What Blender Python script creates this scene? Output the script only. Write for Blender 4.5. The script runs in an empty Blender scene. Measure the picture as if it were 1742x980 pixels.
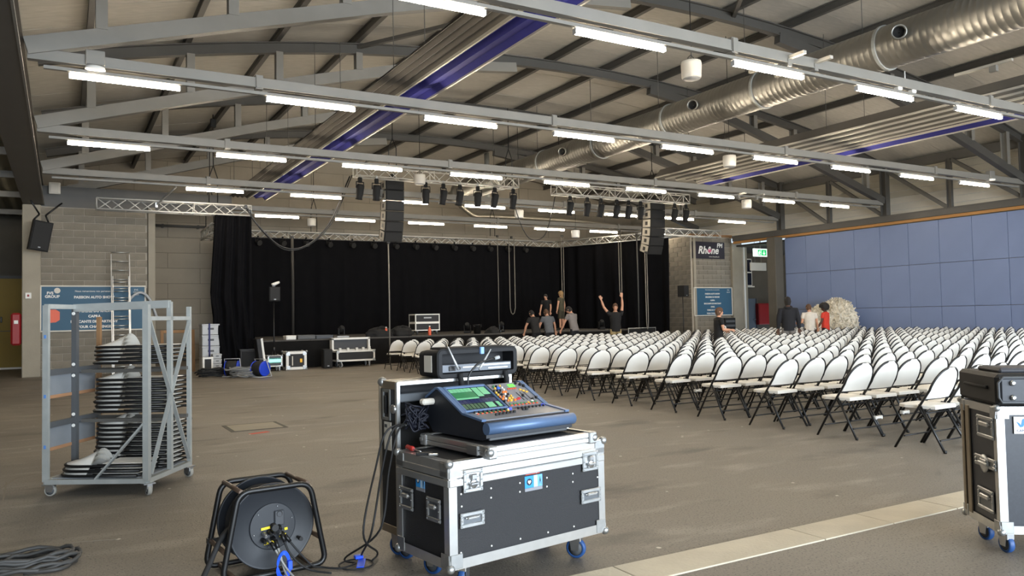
import bpy, math, random
from mathutils import Vector, Matrix
random.seed(7)
PI = math.pi
SC = bpy.context.scene
COL = SC.collection

# ---------------------------------------------------------------- camera
F, PITCH, ROLL, YAW, HC = 1322.965, 0.0374, -0.0197, 0.5241, 1.45
_cy, _sy, _cp, _sp = math.cos(YAW), math.sin(YAW), math.cos(PITCH), math.sin(PITCH)
_r = Vector((_cy, -_sy, 0)); FW = Vector((_sy*_cp, _cy*_cp, _sp)); _u = _r.cross(FW)
RT = math.cos(ROLL)*_r + math.sin(ROLL)*_u
UP = -math.sin(ROLL)*_r + math.cos(ROLL)*_u
EYE = Vector((0, 0, HC))
cam_d = bpy.data.cameras.new('camera'); cam = bpy.data.objects.new('camera', cam_d); COL.objects.link(cam)
cam_d.sensor_width = 36; cam_d.lens = 36*F/1742; cam_d.clip_end = 200
cam.matrix_world = Matrix(((RT.x, UP.x, -FW.x, EYE.x), (RT.y, UP.y, -FW.y, EYE.y), (RT.z, UP.z, -FW.z, EYE.z), (0, 0, 0, 1)))
SC.camera = cam

# ---------------------------------------------------------------- world, daylight, exposure
SC.view_settings.view_transform = 'Standard'; SC.view_settings.look = 'None'
SC.view_settings.gamma = 1; SC.view_settings.use_curve_mapping = False
SC.view_settings.exposure = 0.2
TUBE_STRENGTH = 74.0
w = bpy.data.worlds.new('world'); SC.world = w; w.use_nodes = True
w.node_tree.nodes['Background'].inputs[0].default_value = (0.72, 0.86, 1.0, 1)
w.node_tree.nodes['Background'].inputs[1].default_value = 1.0
def area_light(name, loc, rot, sx, sy, power, col):
    d = bpy.data.lights.new(name, 'AREA'); d.shape = 'RECTANGLE'; d.size = sx; d.size_y = sy
    d.energy = power; d.color = col
    o = bpy.data.objects.new(name, d); o.location = loc; o.rotation_euler = rot; COL.objects.link(o)
# daylight through the open gate behind the photographer
area_light('gate_daylight', (8, -11.0, 2.6), (math.radians(90), 0, 0), 22, 5.0, 5600, (0.80, 0.90, 1.0))

# ---------------------------------------------------------------- measuring helpers
def ray(x, y): return FW + (x-871)/F*RT - (y-490)/F*UP
def onz(x, y, z=0.0):
    d = ray(x, y); return EYE + d*((z-HC)/d.z)
def ony(x, y, Y):
    d = ray(x, y); return EYE + d*(Y/d.y)
def onx(x, y, X):
    d = ray(x, y); return EYE + d*(X/d.x)
def bb(x0, y0, x1, y1, Y):                       # photo box -> X0, X1, Z0, Z1 on the plane Y
    ym = (y0+y1)/2; xm = (x0+x1)/2
    return ony(x0, ym, Y).x, ony(x1, ym, Y).x, ony(xm, y1, Y).z, ony(xm, y0, Y).z
def px(P):
    v = Vector(P)-EYE; z = v.dot(FW)
    return 871+F*v.dot(RT)/z, 490-F*v.dot(UP)/z, z

# ---------------------------------------------------------------- materials
def lin(c): return tuple(((v/255)/12.92 if v/255 <= .04045 else ((v/255+.055)/1.055)**2.4) for v in c)
MATS = {}
def mat(name, rgb, rough=.6, metal=0., var=0., scale=6., rgb2=None, bump=0., bscale=None, emit=0., spec=None, stretch=None, alpha=None):
    m = bpy.data.materials.new(name); m.use_nodes = True; nt = m.node_tree; b = nt.nodes['Principled BSDF']
    c = lin(rgb); b.inputs['Roughness'].default_value = rough; b.inputs['Metallic'].default_value = metal
    b.inputs['Base Color'].default_value = (*c, 1)
    if spec is not None: b.inputs['Specular IOR Level'].default_value = spec
    if emit:
        b.inputs['Emission Color'].default_value = (*c, 1); b.inputs['Emission Strength'].default_value = emit
    if var or bump:
        tc = nt.nodes.new('ShaderNodeTexCoord'); mp = nt.nodes.new('ShaderNodeMapping')
        nt.links.new(tc.outputs['Object'], mp.inputs[0])
        if stretch: mp.inputs['Scale'].default_value = stretch
        n = nt.nodes.new('ShaderNodeTexNoise'); n.inputs['Scale'].default_value = scale; n.inputs['Detail'].default_value = 6
        nt.links.new(mp.outputs[0], n.inputs['Vector'])
        if var:
            oi = nt.nodes.new('ShaderNodeObjectInfo')
            mx = nt.nodes.new('ShaderNodeMix'); mx.data_type = 'RGBA'
            c2 = lin(rgb2) if rgb2 else tuple(v*(1-var) for v in c)
            mx.inputs[6].default_value = (*c, 1); mx.inputs[7].default_value = (*c2, 1)
            rp = nt.nodes.new('ShaderNodeMapRange'); rp.inputs[1].default_value = .3; rp.inputs[2].default_value = .7
            ad = nt.nodes.new('ShaderNodeMath'); ad.operation = 'MULTIPLY_ADD'; ad.inputs[1].default_value = .18
            nt.links.new(oi.outputs['Random'], ad.inputs[0]); nt.links.new(n.outputs['Fac'], ad.inputs[2])
            nt.links.new(ad.outputs[0], rp.inputs[0]); nt.links.new(rp.outputs[0], mx.inputs[0])
            nt.links.new(mx.outputs[2], b.inputs['Base Color'])
        if bump:
            n2 = nt.nodes.new('ShaderNodeTexNoise'); n2.inputs['Scale'].default_value = bscale or scale*5; n2.inputs['Detail'].default_value = 4
            nt.links.new(mp.outputs[0], n2.inputs['Vector'])
            bp = nt.nodes.new('ShaderNodeBump'); bp.inputs['Strength'].default_value = bump; bp.inputs['Distance'].default_value = .02
            nt.links.new(n2.outputs['Fac'], bp.inputs['Height']); nt.links.new(bp.outputs[0], b.inputs['Normal'])
    MATS[name] = m
    return m
def floor_mat():
    m = mat('worn_asphalt', (112, 103, 92), .55); nt = m.node_tree; b = nt.nodes['Principled BSDF']; L = nt.links.new
    tc = nt.nodes.new('ShaderNodeTexCoord')
    def noise(s, det=6, stretch=None, rot=0):
        mp = nt.nodes.new('ShaderNodeMapping'); L(tc.outputs['Object'], mp.inputs[0])
        if stretch: mp.inputs['Scale'].default_value = stretch
        mp.inputs['Rotation'].default_value = (0, 0, rot)
        n = nt.nodes.new('ShaderNodeTexNoise'); n.inputs['Scale'].default_value = s; n.inputs['Detail'].default_value = det
        L(mp.outputs[0], n.inputs['Vector']); return n.outputs['Fac']
    def ramp(v, a, c):
        r = nt.nodes.new('ShaderNodeMapRange'); r.inputs[1].default_value = a; r.inputs[2].default_value = c; L(v, r.inputs[0]); return r.outputs[0]
    def mix(f, a, c, fac=None):
        x = nt.nodes.new('ShaderNodeMix'); x.data_type = 'RGBA'
        if f is not None: L(f, x.inputs[0])
        for s, v in ((6, a), (7, c)):
            if isinstance(v, tuple): x.inputs[s].default_value = (*lin(v), 1)
            else: L(v, x.inputs[s])
        return x.outputs[2]
    base = mix(ramp(noise(.45), .35, .68), (112, 105, 95), (132, 124, 112))
    worn = mix(ramp(noise(1.1, 8, (1, 3, 1), .4), .55, .75), base, (148, 139, 126))
    dirt = mix(ramp(noise(.8, 5, (1, 2.2, 1), -.5), .58, .72), worn, (90, 84, 76))
    grit = mix(ramp(noise(70, 2), .56, .72), dirt, (66, 62, 57))
    grit2 = mix(ramp(noise(55, 2, (1, 1, 1), .7), .66, .74), grit, (150, 142, 130))
    vo = nt.nodes.new('ShaderNodeTexVoronoi'); vo.inputs['Scale'].default_value = 2.6; L(tc.outputs['Object'], vo.inputs['Vector'])
    rr = nt.nodes.new('ShaderNodeMapRange'); rr.inputs[1].default_value = .035; rr.inputs[2].default_value = .05; rr.inputs[3].default_value = 1; rr.inputs[4].default_value = 0
    L(vo.outputs['Distance'], rr.inputs[0])
    fin = mix(rr.outputs[0], grit2, (196, 188, 175)); L(fin, b.inputs['Base Color'])
    rg = nt.nodes.new('ShaderNodeMapRange'); rg.inputs[3].default_value = .42; rg.inputs[4].default_value = .75; L(noise(.9), rg.inputs[0]); L(rg.outputs[0], b.inputs['Roughness'])
    bp = nt.nodes.new('ShaderNodeBump'); bp.inputs['Strength'].default_value = .35; bp.inputs['Distance'].default_value = .006
    L(noise(80, 3), bp.inputs['Height']); L(bp.outputs[0], b.inputs['Normal'])
    return m
floor_m = floor_mat()
steel = mat('painted_steel', (136, 133, 126), .5, .0, .12, 2)
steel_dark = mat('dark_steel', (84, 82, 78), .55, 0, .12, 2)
girder_m = mat('girder_paint', (104, 100, 94), .6, 0, .15, 1.5)
deck_m = mat('roof_panel', (190, 186, 177), .85, 0, .16, 3, bump=.15, bscale=60, stretch=(1, 4, 1))
deck_back = mat('roof_sheet', (110, 104, 94), .9)
block_m = mat('concrete_block', (140, 132, 118), .9, 0, .3, 2.2, bump=.35, bscale=40)
aac_m = mat('pale_block', (160, 151, 136), .9, 0, .14, 1.2, bump=.2, bscale=30)
mortar_m = mat('mortar', (174, 166, 152), .95, 0, .12, 5)
mortar_d = mat('joint_dark', (112, 106, 96), .95)
conc_m = mat('concrete', (158, 150, 134), .85, 0, .15, 1.6, bump=.15, bscale=25)
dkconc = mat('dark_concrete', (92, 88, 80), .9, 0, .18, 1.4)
blue_m = mat('blue_panel', (121, 137, 174), .55, 0, .06, 1.0)
wood_m = mat('wood_rail', (176, 128, 72), .6, 0, .2, 4, stretch=(1, .1, 1))
clad_m = mat('cladding', (172, 166, 150), .6, 0, .08, 1)
clad_w = mat('cladding_white', (196, 190, 176), .6, 0, .05, 1)
galv = mat('galvanised', (178, 181, 178), .5, .35, .18, 9)
duct_m = mat('spiral_duct', (160, 158, 152), .42, .9, .1, 3)
alu = mat('aluminium', (206, 206, 204), .33, .9, .08, 20)
truss_m = mat('truss_aluminium', (206, 205, 200), .4, .35, .08, 10)
alu_d = mat('aluminium_plate', (182, 184, 184), .38, .9, .15, 30)
chrome = mat('zinc', (190, 192, 194), .28, .95)
board_bk = mat('black_laminate', (30, 30, 33), .55, 0, .25, 120, bump=.3, bscale=300)
black = mat('black_paint', (15, 15, 16), .4)
black_m = mat('black_matte', (15, 15, 16), .8)
rubber = mat('rubber', (26, 26, 27), .7)
drape_m = mat('black_molton', (13, 13, 16), .95, 0, .3, 3, spec=.1)
skirt_m = mat('stage_skirt', (20, 19, 19), .9, 0, .25, 3, spec=.2)
white_pl = mat('white_plastic', (244, 241, 233), .42, 0, .04, 3)
white_p = mat('white_paint', (226, 224, 218), .5)
grey_pl = mat('grey_plastic', (172, 174, 176), .5, 0, .05, 3)
grey_d = mat('grey_dark', (78, 80, 82), .6)
pleat_m = mat('grey_pleat', (112, 108, 101), .75, 0, .1, 2)
pleat_l = mat('light_edge', (190, 186, 176), .5, .3)
bluecl = mat('blue_fabric', (44, 46, 138), .85, 0, .2, 2)
bluetape = mat('blue_tape', (30, 84, 226), .5)
blue_pl = mat('blue_plastic', (26, 62, 190), .4)
bluewh = mat('blue_wheel', (36, 74, 128), .5)
teal = mat('teal_board', (36, 84, 112), .55, 0, .08, 1)
orange = mat('orange', (226, 98, 66), .5)
red = mat('red_paint', (140, 22, 26), .5)
yellow_d = mat('ochre_door', (140, 116, 30), .6, 0, .1, 1.5)
yel = mat('yellow', (240, 214, 30), .5)
ply = mat('grey_ply', (128, 132, 136), .7, 0, .1, 5)
woodraw = mat('raw_wood', (158, 120, 82), .8, 0, .3, 6, stretch=(1, 1, .15))
tube_m = mat('tube_glow', (255, 238, 212), .4, emit=TUBE_STRENGTH)
green_on = mat('exit_green', (20, 170, 90), .4, emit=1.2)
white_on = mat('exit_white', (225, 245, 232), .4, emit=1.1)
screen_g = mat('screen_green', (100, 164, 122), .3, emit=.25)
screen_d = mat('screen_dark', (20, 28, 40), .2)
screen_g2 = mat('screen_deep_green', (30, 100, 60), .3, emit=.3)
cyan_on = mat('display_cyan', (150, 225, 215), .4, emit=.8)
cons_blue = mat('console_blue', (88, 112, 146), .38, .25)
cons_dk = mat('console_side', (30, 33, 40), .5)
cons_top = mat('console_top', (128, 130, 136), .4, .3)
fluff_m = mat('white_plastic_film', (242, 234, 216), .7, 0, .2, 6, bump=.9, bscale=14)
slab_m = mat('pale_slab', (206, 195, 172), .75, 0, .18, 3, bump=.2, bscale=50)
paper = mat('paper', (214, 208, 196), .8)
skin_m = mat('skin', (196, 146, 118), .6)
skin_dk = mat('skin_dark', (84, 56, 42), .6)
hair_dk = mat('hair_dark', (26, 22, 20), .8)
hair_br = mat('hair_brown', (88, 62, 44), .8)
hair_bl = mat('hair_blond', (150, 120, 80), .8)
ochre_pl = mat('knob_orange', (230, 120, 50), .4)
led_g = mat('led_green', (90, 240, 60), .4, emit=1.5)

# ---------------------------------------------------------------- mesh building
class MB:
    def __init__(s): s.v = []; s.f = []; s.m = []; s.s = []
    def add(s, vs, fs, mi=0, smooth=False, M=None):
        b = len(s.v)
        for p in vs:
            p = Vector(p)
            s.v.append(tuple(M @ p) if M is not None else tuple(p))
        for f in fs: s.f.append([b+i for i in f]); s.m.append(mi); s.s.append(smooth)
        return s
    def box(s, c, d, mi=0, M=None, bev=0):
        cx, cy, cz = c; hx, hy, hz = d[0]/2, d[1]/2, d[2]/2
        if not bev:
            vs = [(cx+i*hx, cy+j*hy, cz+k*hz) for i in (-1, 1) for j in (-1, 1) for k in (-1, 1)]
            return s.add(vs, [(0, 1, 3, 2), (4, 6, 7, 5), (0, 4, 5, 1), (2, 3, 7, 6), (0, 2, 6, 4), (1, 5, 7, 3)], mi, False, M)
        e = min(bev, hx*.9, hy*.9, hz*.9); vs = []; id_ = {}
        for i in (-1, 1):
            for j in (-1, 1):
                for k in (-1, 1):
                    for a in range(3):
                        q = [hx, hy, hz]; q = [q[t]-(0 if t == a else e) for t in range(3)]
                        id_[i, j, k, a] = len(vs); vs.append((cx+i*q[0], cy+j*q[1], cz+k*q[2]))
        fs = []
        for i in (-1, 1):
            t = [id_[i, j, k, 0] for j, k in ((-1, -1), (1, -1), (1, 1), (-1, 1))]; fs.append(t if i > 0 else t[::-1])
            t = [id_[j, i, k, 1] for j, k in ((-1, -1), (-1, 1), (1, 1), (1, -1))]; fs.append(t if i > 0 else t[::-1])
            t = [id_[j, k, i, 2] for j, k in ((-1, -1), (1, -1), (1, 1), (-1, 1))]; fs.append(t if i > 0 else t[::-1])
        for i in (-1, 1):
            for j in (-1, 1):
                fs.append([id_[i, j, -1, 0], id_[i, j, -1, 1], id_[i, j, 1, 1], id_[i, j, 1, 0]])
                fs.append([id_[i, -1, j, 0], id_[i, -1, j, 2], id_[i, 1, j, 2], id_[i, 1, j, 0]])
                fs.append([id_[-1, i, j, 1], id_[-1, i, j, 2], id_[1, i, j, 2], id_[1, i, j, 1]])
                for k in (-1, 1): fs.append([id_[i, j, k, 0], id_[i, j, k, 1], id_[i, j, k, 2]])
        return s.add(vs, fs, mi, False, M)
    def tube(s, pts, r, n=8, mi=0, closed=False, M=None, cap=True):
        pts = [Vector(p) for p in pts]; N = len(pts); vs = []; fs = []
        rs = r if isinstance(r, (list, tuple)) else [r]*N
        up = None
        for i, p in enumerate(pts):
            a = pts[i-1] if (i > 0 or closed) else p; b = pts[(i+1) % N] if (i < N-1 or closed) else p
            t = (b-a).normalized() if (b-a).length > 1e-9 else Vector((0, 0, 1))
            if up is None:
                up = Vector((0, 0, 1)) if abs(t.z) < .9 else Vector((1, 0, 0))
            x = up.cross(t)
            if x.length < 1e-6: x = Vector((1, 0, 0)).cross(t)
            x.normalize(); y = t.cross(x); up = y
            for k in range(n):
                an = 2*PI*k/n; vs.append(p+rs[i]*(math.cos(an)*x+math.sin(an)*y))
        for i in range(N if closed else N-1):
            j = (i+1) % N
            for k in range(n):
                k2 = (k+1) % n; fs.append((i*n+k, i*n+k2, j*n+k2, j*n+k))
        s.add(vs, fs, mi, n > 4, M)
        if cap and not closed:
            b = len(s.v)-len(vs)
            s.f.append([b+k for k in range(n)][::-1]); s.m.append(mi); s.s.append(False)
            s.f.append([b+(N-1)*n+k for k in range(n)]); s.m.append(mi); s.s.append(False)
        return s
    def bar(s, a, b, wd, ht, mi=0, M=None, up=(0, 0, 1)):          # rectangular bar between two points
        a, b = Vector(a), Vector(b); t = (b-a); L = t.length; t.normalize(); u = Vector(up)
        x = u.cross(t)
        if x.length < 1e-5: x = Vector((1, 0, 0)) if abs(t.x) < .9 else Vector((0, 1, 0))
        x.normalize(); y = t.cross(x)
        R = Matrix(((x.x, y.x, t.x, (a.x+b.x)/2), (x.y, y.y, t.y, (a.y+b.y)/2), (x.z, y.z, t.z, (a.z+b.z)/2), (0, 0, 0, 1)))
        return s.box((0, 0, 0), (wd, ht, L), mi, M @ R if M is not None else R)
    def lathe(s, prof, n=24, mi=0, M=None, smooth=True, cap=True):   # profile of (radius, z)
        vs = []; fs = []
        for r, z in prof:
            for k in range(n): vs.append((r*math.cos(2*PI*k/n), r*math.sin(2*PI*k/n), z))
        for i in range(len(prof)-1):
            for k in range(n):
                k2 = (k+1) % n; fs.append((i*n+k, i*n+k2, (i+1)*n+k2, (i+1)*n+k))
        s.add(vs, fs, mi, smooth, M)
        if cap:
            b = len(s.v)-len(vs)
            s.f.append([b+k for k in range(n)][::-1]); s.m.append(mi); s.s.append(False)
            s.f.append([b+(len(prof)-1)*n+k for k in range(n)]); s.m.append(mi); s.s.append(False)
        return s
    def cyl(s, a, b, r, n=16, mi=0, M=None): return s.tube([a, b], r, n, mi, False, M)
    def prism(s, poly, h0, h1, mi=0, M=None):                         # poly in xy, extruded in z
        n = len(poly); vs = [(x, y, h0) for x, y in poly]+[(x, y, h1) for x, y in poly]
        fs = [list(range(n))[::-1], [n+i for i in range(n)]]+[(i, (i+1) % n, n+(i+1) % n, n+i) for i in range(n)]
        return s.add(vs, fs, mi, False, M)
    def grid(s, fn, nu, nv, mi=0, M=None, smooth=True):
        vs = [fn(i/nu, j/nv) for j in range(nv+1) for i in range(nu+1)]
        fs = [(j*(nu+1)+i, j*(nu+1)+i+1, (j+1)*(nu+1)+i+1, (j+1)*(nu+1)+i) for j in range(nv) for i in range(nu)]
        return s.add(vs, fs, mi, smooth, M)
    def mesh(s, name, mats):
        me = bpy.data.meshes.new(name); me.from_pydata(s.v, [], s.f)
        for m in (mats if isinstance(mats, (list, tuple)) else [mats]): me.materials.append(m)
        me.polygons.foreach_set('material_index', s.m); me.polygons.foreach_set('use_smooth', s.s); me.update()
        return me
    def build(s, name, mats, parent=None, **kw): return link(name, s.mesh(name, mats), parent, **kw)
def link(name, me, parent=None, loc=None, rz=None, **kw):
    o = bpy.data.objects.new(name, me); COL.objects.link(o)
    if parent is not None: o.parent = parent
    if loc is not None: o.location = loc
    if rz is not None: o.rotation_euler = (0, 0, rz)
    for k, v in kw.items(): o[k] = v
    return o
def thing(name, label, cat, loc=(0, 0, 0), rz=0, group=None, rot=None):
    o = bpy.data.objects.new(name, None); COL.objects.link(o); o.empty_display_size = .1
    o.location = loc; o.rotation_euler = rot or (0, 0, rz); o['label'] = label; o['category'] = cat
    if group: o['group'] = group
    return o
def tag(o, label, cat, group=None):
    o['label'] = label; o['category'] = cat
    if group: o['group'] = group
    return o
def struct(name, mb, mats, parent=None): return mb.build(name, mats, parent, kind='structure')
def sempty(name):
    o = bpy.data.objects.new(name, None); COL.objects.link(o); o['kind'] = 'structure'; return o
def dup(root, loc, rz=None, label=None, group=None):
    r = root.copy(); COL.objects.link(r); r.location = loc
    if rz is not None: r.rotation_euler = (0, 0, rz)
    if label: r['label'] = label
    if group: r['group'] = group
    for ch in root.children:
        c = ch.copy(); COL.objects.link(c); c.parent = r
        for g in ch.children:
            d = g.copy(); COL.objects.link(d); d.parent = c
    return r
def text(name, body, size, M, material, parent, ext=.001, shear=0., align='CENTER', bold=0.):
    c = bpy.data.curves.new(name, 'FONT'); c.body = body; c.size = size; c.extrude = ext; c.shear = shear; c.align_x = align; c.offset = bold
    c.resolution_u = 3
    t = bpy.data.objects.new(name, c); COL.objects.link(t)
    dg = bpy.context.evaluated_depsgraph_get(); dg.update()
    me = bpy.data.meshes.new_from_object(t.evaluated_get(dg)); bpy.data.objects.remove(t)
    me.materials.clear(); me.materials.append(material)
    o = link(name, me, parent); o.matrix_local = M
    return o
def face_M(loc, right, up=(0, 0, 1)):     # matrix with local x = right, y = up, z = normal
    x = Vector(right).normalized(); y = Vector(up).normalized(); z = x.cross(y).normalized(); y = z.cross(x)
    return Matrix(((x.x, y.x, z.x, loc[0]), (x.y, y.y, z.y, loc[1]), (x.z, y.z, z.z, loc[2]), (0, 0, 0, 1)))
ORD = ['zeroth', 'first', 'second', 'third', 'fourth', 'fifth', 'sixth', 'seventh', 'eighth', 'ninth', 'tenth', 'eleventh', 'twelfth', 'thirteenth',
       'fourteenth', 'fifteenth', 'sixteenth', 'seventeenth', 'eighteenth', 'nineteenth', 'twentieth', 'twenty-first', 'twenty-second', 'twenty-third',
       'twenty-fourth', 'twenty-fifth', 'twenty-sixth', 'twenty-seventh', 'twenty-eighth', 'twenty-ninth', 'thirtieth', 'thirty-first', 'thirty-second',
       'thirty-third', 'thirty-fourth', 'thirty-fifth', 'thirty-sixth', 'thirty-seventh', 'thirty-eighth']
def arc(c, r, a0, a1, n, ax=(1, 0, 0), ay=(0, 0, 1)):
    c = Vector(c); ax = Vector(ax); ay = Vector(ay)
    return [c+r*(math.cos(a0+(a1-a0)*i/n)*ax+math.sin(a0+(a1-a0)*i/n)*ay) for i in range(n+1)]
def smooth_path(pts, k=6):                # Catmull-Rom
    P = [Vector(p) for p in pts]; P = [P[0]*2-P[1]]+P+[P[-1]*2-P[-2]]; out = []
    for i in range(1, len(P)-2):
        for j in range(k):
            t = j/k; a, b, c, d = P[i-1:i+3]
            out.append(.5*((2*b)+(c-a)*t+(2*a-5*b+4*c-d)*t*t+(3*b-a-3*c+d)*t**3))
    out.append(P[-2]); return out
# ================================================================ SETTING
ROWS = [3.34+4.8767*i for i in range(6)]            # frames: index 0 is overhead, 1.. are in view
XL, XR, XC = -0.45, 26.3, 12.95
def zarch(x): return 8.45-(x-XC)**2/108
fm = MB(); fm.box((11, 14, -.1), (40, 44, .2)); floor = struct('floor', fm, floor_m)
# pale paving strip set into the asphalt
a, b = onz(987, 977.5), onz(1637.7, 836); c = onz(1148.5, 979.7)
d = (b-a).normalized(); nrm = Vector((d.y, -d.x, 0)); wdt = (c-a).dot(nrm)
js = [-2.6, -1.3] + [(onz(*q)-a).dot(d) for q in ((1043, 966), (1357, 905.6), (1480.6, 882), (1570, 854))]
step = js[-2]-js[-3]
while js[-1] < 7.5: js.append(js[-1]+step)
sm = MB()
for j0, j1 in zip(js[:-1], js[1:]):
    m_ = MB(); L = j1-j0-.008
    m_.box((0, 0, .0), (L, abs(wdt)-.004, .012), bev=.003)
    cc = a+d*((j0+j1)/2)+nrm*(wdt/2)
    m_.build('slab', slab_m, floor, loc=(cc.x, cc.y, .002), rz=math.atan2(d.y, d.x))
# hatch and mark in the floor
hm = MB(); h0 = onz(433, 726); hm.box((0, 0, .002), (.75, .75, .006), bev=.002); hm.box((0, 0, .0035), (.64, .64, .006), 1)
hm.build('floor_hatch', [dkconc, conc_m], floor, loc=(h0.x, h0.y, 0))
rm = MB(); h0 = onz(441, 736.5); rm.box((0, 0, 0.001), (.26, .09, .003)); rm.build('red_mark', mat('red_mark', (196, 84, 66), .8), floor, loc=(h0.x, h0.y, 0), rz=.3)
tm = MB()
for pts in (((0, 832), (25, 815), (60, 806)), ((0, 955), (60, 938), (130, 922), (200, 917)), ((5, 853), (11, 820)), ((1168, 935), (1172, 930))):
    P = [onz(*q) for q in pts]
    for q0, q1 in zip(P[:-1], P[1:]): tm.bar(q0+Vector((0, 0, .0008)), q1+Vector((0, 0, .0008)), .012, .0016)
tm.build('scratch', mat('scratch', (132, 124, 112), .8), floor)

# ---- roof: sheet, panels, purlins
PX = [-1.45+1.9*k for k in range(16)]
def zdeck(x): return zarch(x)+.345
ceil_mb = MB()
ceil_mb.grid(lambda u, v: (-1.5+29*u, -7+41*v, zdeck(-1.5+29*u)+.06), 30, 1)
ceil_mb.grid(lambda u, v: (-1.5+29*u, 34-41*v, zdeck(-1.5+29*u)+.12), 30, 1)
ceiling = struct('ceiling', ceil_mb, deck_back)
cells = []
for k in range(15):
    for j in range(33):
        x0, x1, y0 = PX[k], PX[k+1], -6+1.22*j
        cx, cyy = (x0+x1)/2, y0+.61
        if cyy > 33.3: continue
        q = px((cx, cyy, zdeck(cx))) if Vector((cx, cyy, zdeck(cx)-HC)).dot(FW) > .5 else None
        inv = q and -150 < q[0] < 1890 and -120 < q[1] < 500
        cells.append((q[2] if inv else 999+random.random(), x0, x1, y0))
cells.sort()
rest = MB(); pm_cache = {}
for i, (dd, x0, x1, y0) in enumerate(cells):
    z0, z1 = zdeck(x0), zdeck(x1); an = math.atan2(z1-z0, x1-x0); L = math.hypot(x1-x0, z1-z0)
    jz = random.uniform(-.004, .004)
    if i < 295 and dd < 900:
        key = round(x0, 2)
        if key not in pm_cache:
            pm = MB(); pm.box((0, 0, .02), (L-.012, 1.208, .05), M=Matrix.Rotation(-an, 4, 'Y')); pm_cache[key] = pm.mesh('ceiling_panel', deck_m)
        link('ceiling_panel', pm_cache[key], ceiling, loc=((x0+x1)/2, y0+.61, (z0+z1)/2+jz))
    else:
        rest.box((0, 0, .02), (L-.012, 1.208, .05), M=Matrix.Translation(((x0+x1)/2, y0+.61, (z0+z1)/2+jz)) @ Matrix.Rotation(-an, 4, 'Y'))
rest.build('ceiling_panel', deck_m, ceiling, kind='stuff')
pu = MB(); pu.box((0, 0, .085), (.11, 41, .02)); pu.box((0, 0, -.085), (.11, 41, .02)); pu.box((0, 0, 0), (.03, 41, .17)); pum = pu.mesh('purlin', steel_dark)
for x in PX: link('purlin', pum, ceiling, loc=(x, 13.5, zarch(x)+.22))

# ---- steel roof frames
def i_beam(mb, pts, wd, ht, mi=0):
    for a, b in zip(pts[:-1], pts[1:]):
        a, b = Vector(a), Vector(b); t = (b-a).normalized(); x = Vector((0, 0, 1)).cross(t)
        if x.length < 1e-4: x = Vector((1, 0, 0))
        x.normalize(); n = t.cross(x)
        e = t*.01
        mb.bar(a-e, b+e, wd*.25, ht*.92, mi, up=n)
        mb.bar(a-e+n*ht*.46, b+e+n*ht*.46, wd, ht*.1, mi, up=n); mb.bar(a-e-n*ht*.46, b+e-n*ht*.46, wd, ht*.1, mi, up=n)
CH = [(-.45, 5.50), (.98, 5.92), (2.41, 6.34), (3.58, 6.67), (5.0, 7.08), (7.4, 7.70), (8.9, 8.0), (10.6, 8.2)]
tie = MB(); tie.box((0, 0, 0), (XR-XL, .11, .15)); tie.box((0, 0, -.082), (XR-XL, .13, .014))
chord = {}
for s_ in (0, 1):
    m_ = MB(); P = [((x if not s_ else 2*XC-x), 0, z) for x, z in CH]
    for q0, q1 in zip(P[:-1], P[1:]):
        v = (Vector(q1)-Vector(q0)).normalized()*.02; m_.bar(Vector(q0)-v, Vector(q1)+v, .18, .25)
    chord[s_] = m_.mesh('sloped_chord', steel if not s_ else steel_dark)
raf = MB(); NX = 28
i_beam(raf, [(XL+(XR-XL)*i/NX, 0, zarch(XL+(XR-XL)*i/NX)) for i in range(NX+1)], .16, .25)
tie_me, raf_me = tie.mesh('tie_beam', steel), raf.mesh('rafter', steel_dark)
collar = MB(); collar.box((0, 0, 0), (.1, .17, .2)); collar.box((0, 0, .0), (.12, .13, .23)); collar_me = collar.mesh('splice_collar', steel)
def chord_z(x):
    for (x0, z0), (x1, z1) in zip(CH[:-1], CH[1:]):
        if x0 <= x <= x1: return z0+(z1-z0)*(x-x0)/(x1-x0)
    return 8.2
posts = {}
for x in (.5, 2.4, 4.3, 6.2):
    z0, z1 = chord_z(x)+.12, zarch(x)-.12; m_ = MB(); i_beam(m_, [(0, 0, z0), (0, 0, z1)], .16, .2); posts[x] = m_.mesh('post', steel)
FR_WORD = ['overhead, just out of view', 'nearest to the camera in view', 'second in view', 'third in view', 'fourth in view', 'farthest, by the stage wall']
for i, Y in enumerate(ROWS):
    t = thing('roof_frame', f'grey arched steel roof frame spanning the hall, {FR_WORD[i]}', 'roof frame', (0, Y, 0), group='steel roof frames')
    link('tie_beam', tie_me, t, loc=((XL+XR)/2, 0, 5.405)); link('rafter', raf_me, t)
    for s_ in (0, 1): link('sloped_chord', chord[s_], t)
    for x in posts:
        link('post', posts[x], t, loc=(x, 0, 0))
        link('post', posts[x], t, loc=(2*XC-x, 0, 0))
    for x in (2.1+.35*i, 8.6, 15.4, 21.6): link('splice_collar', collar_me, t, loc=(x, 0, 5.405))

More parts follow.
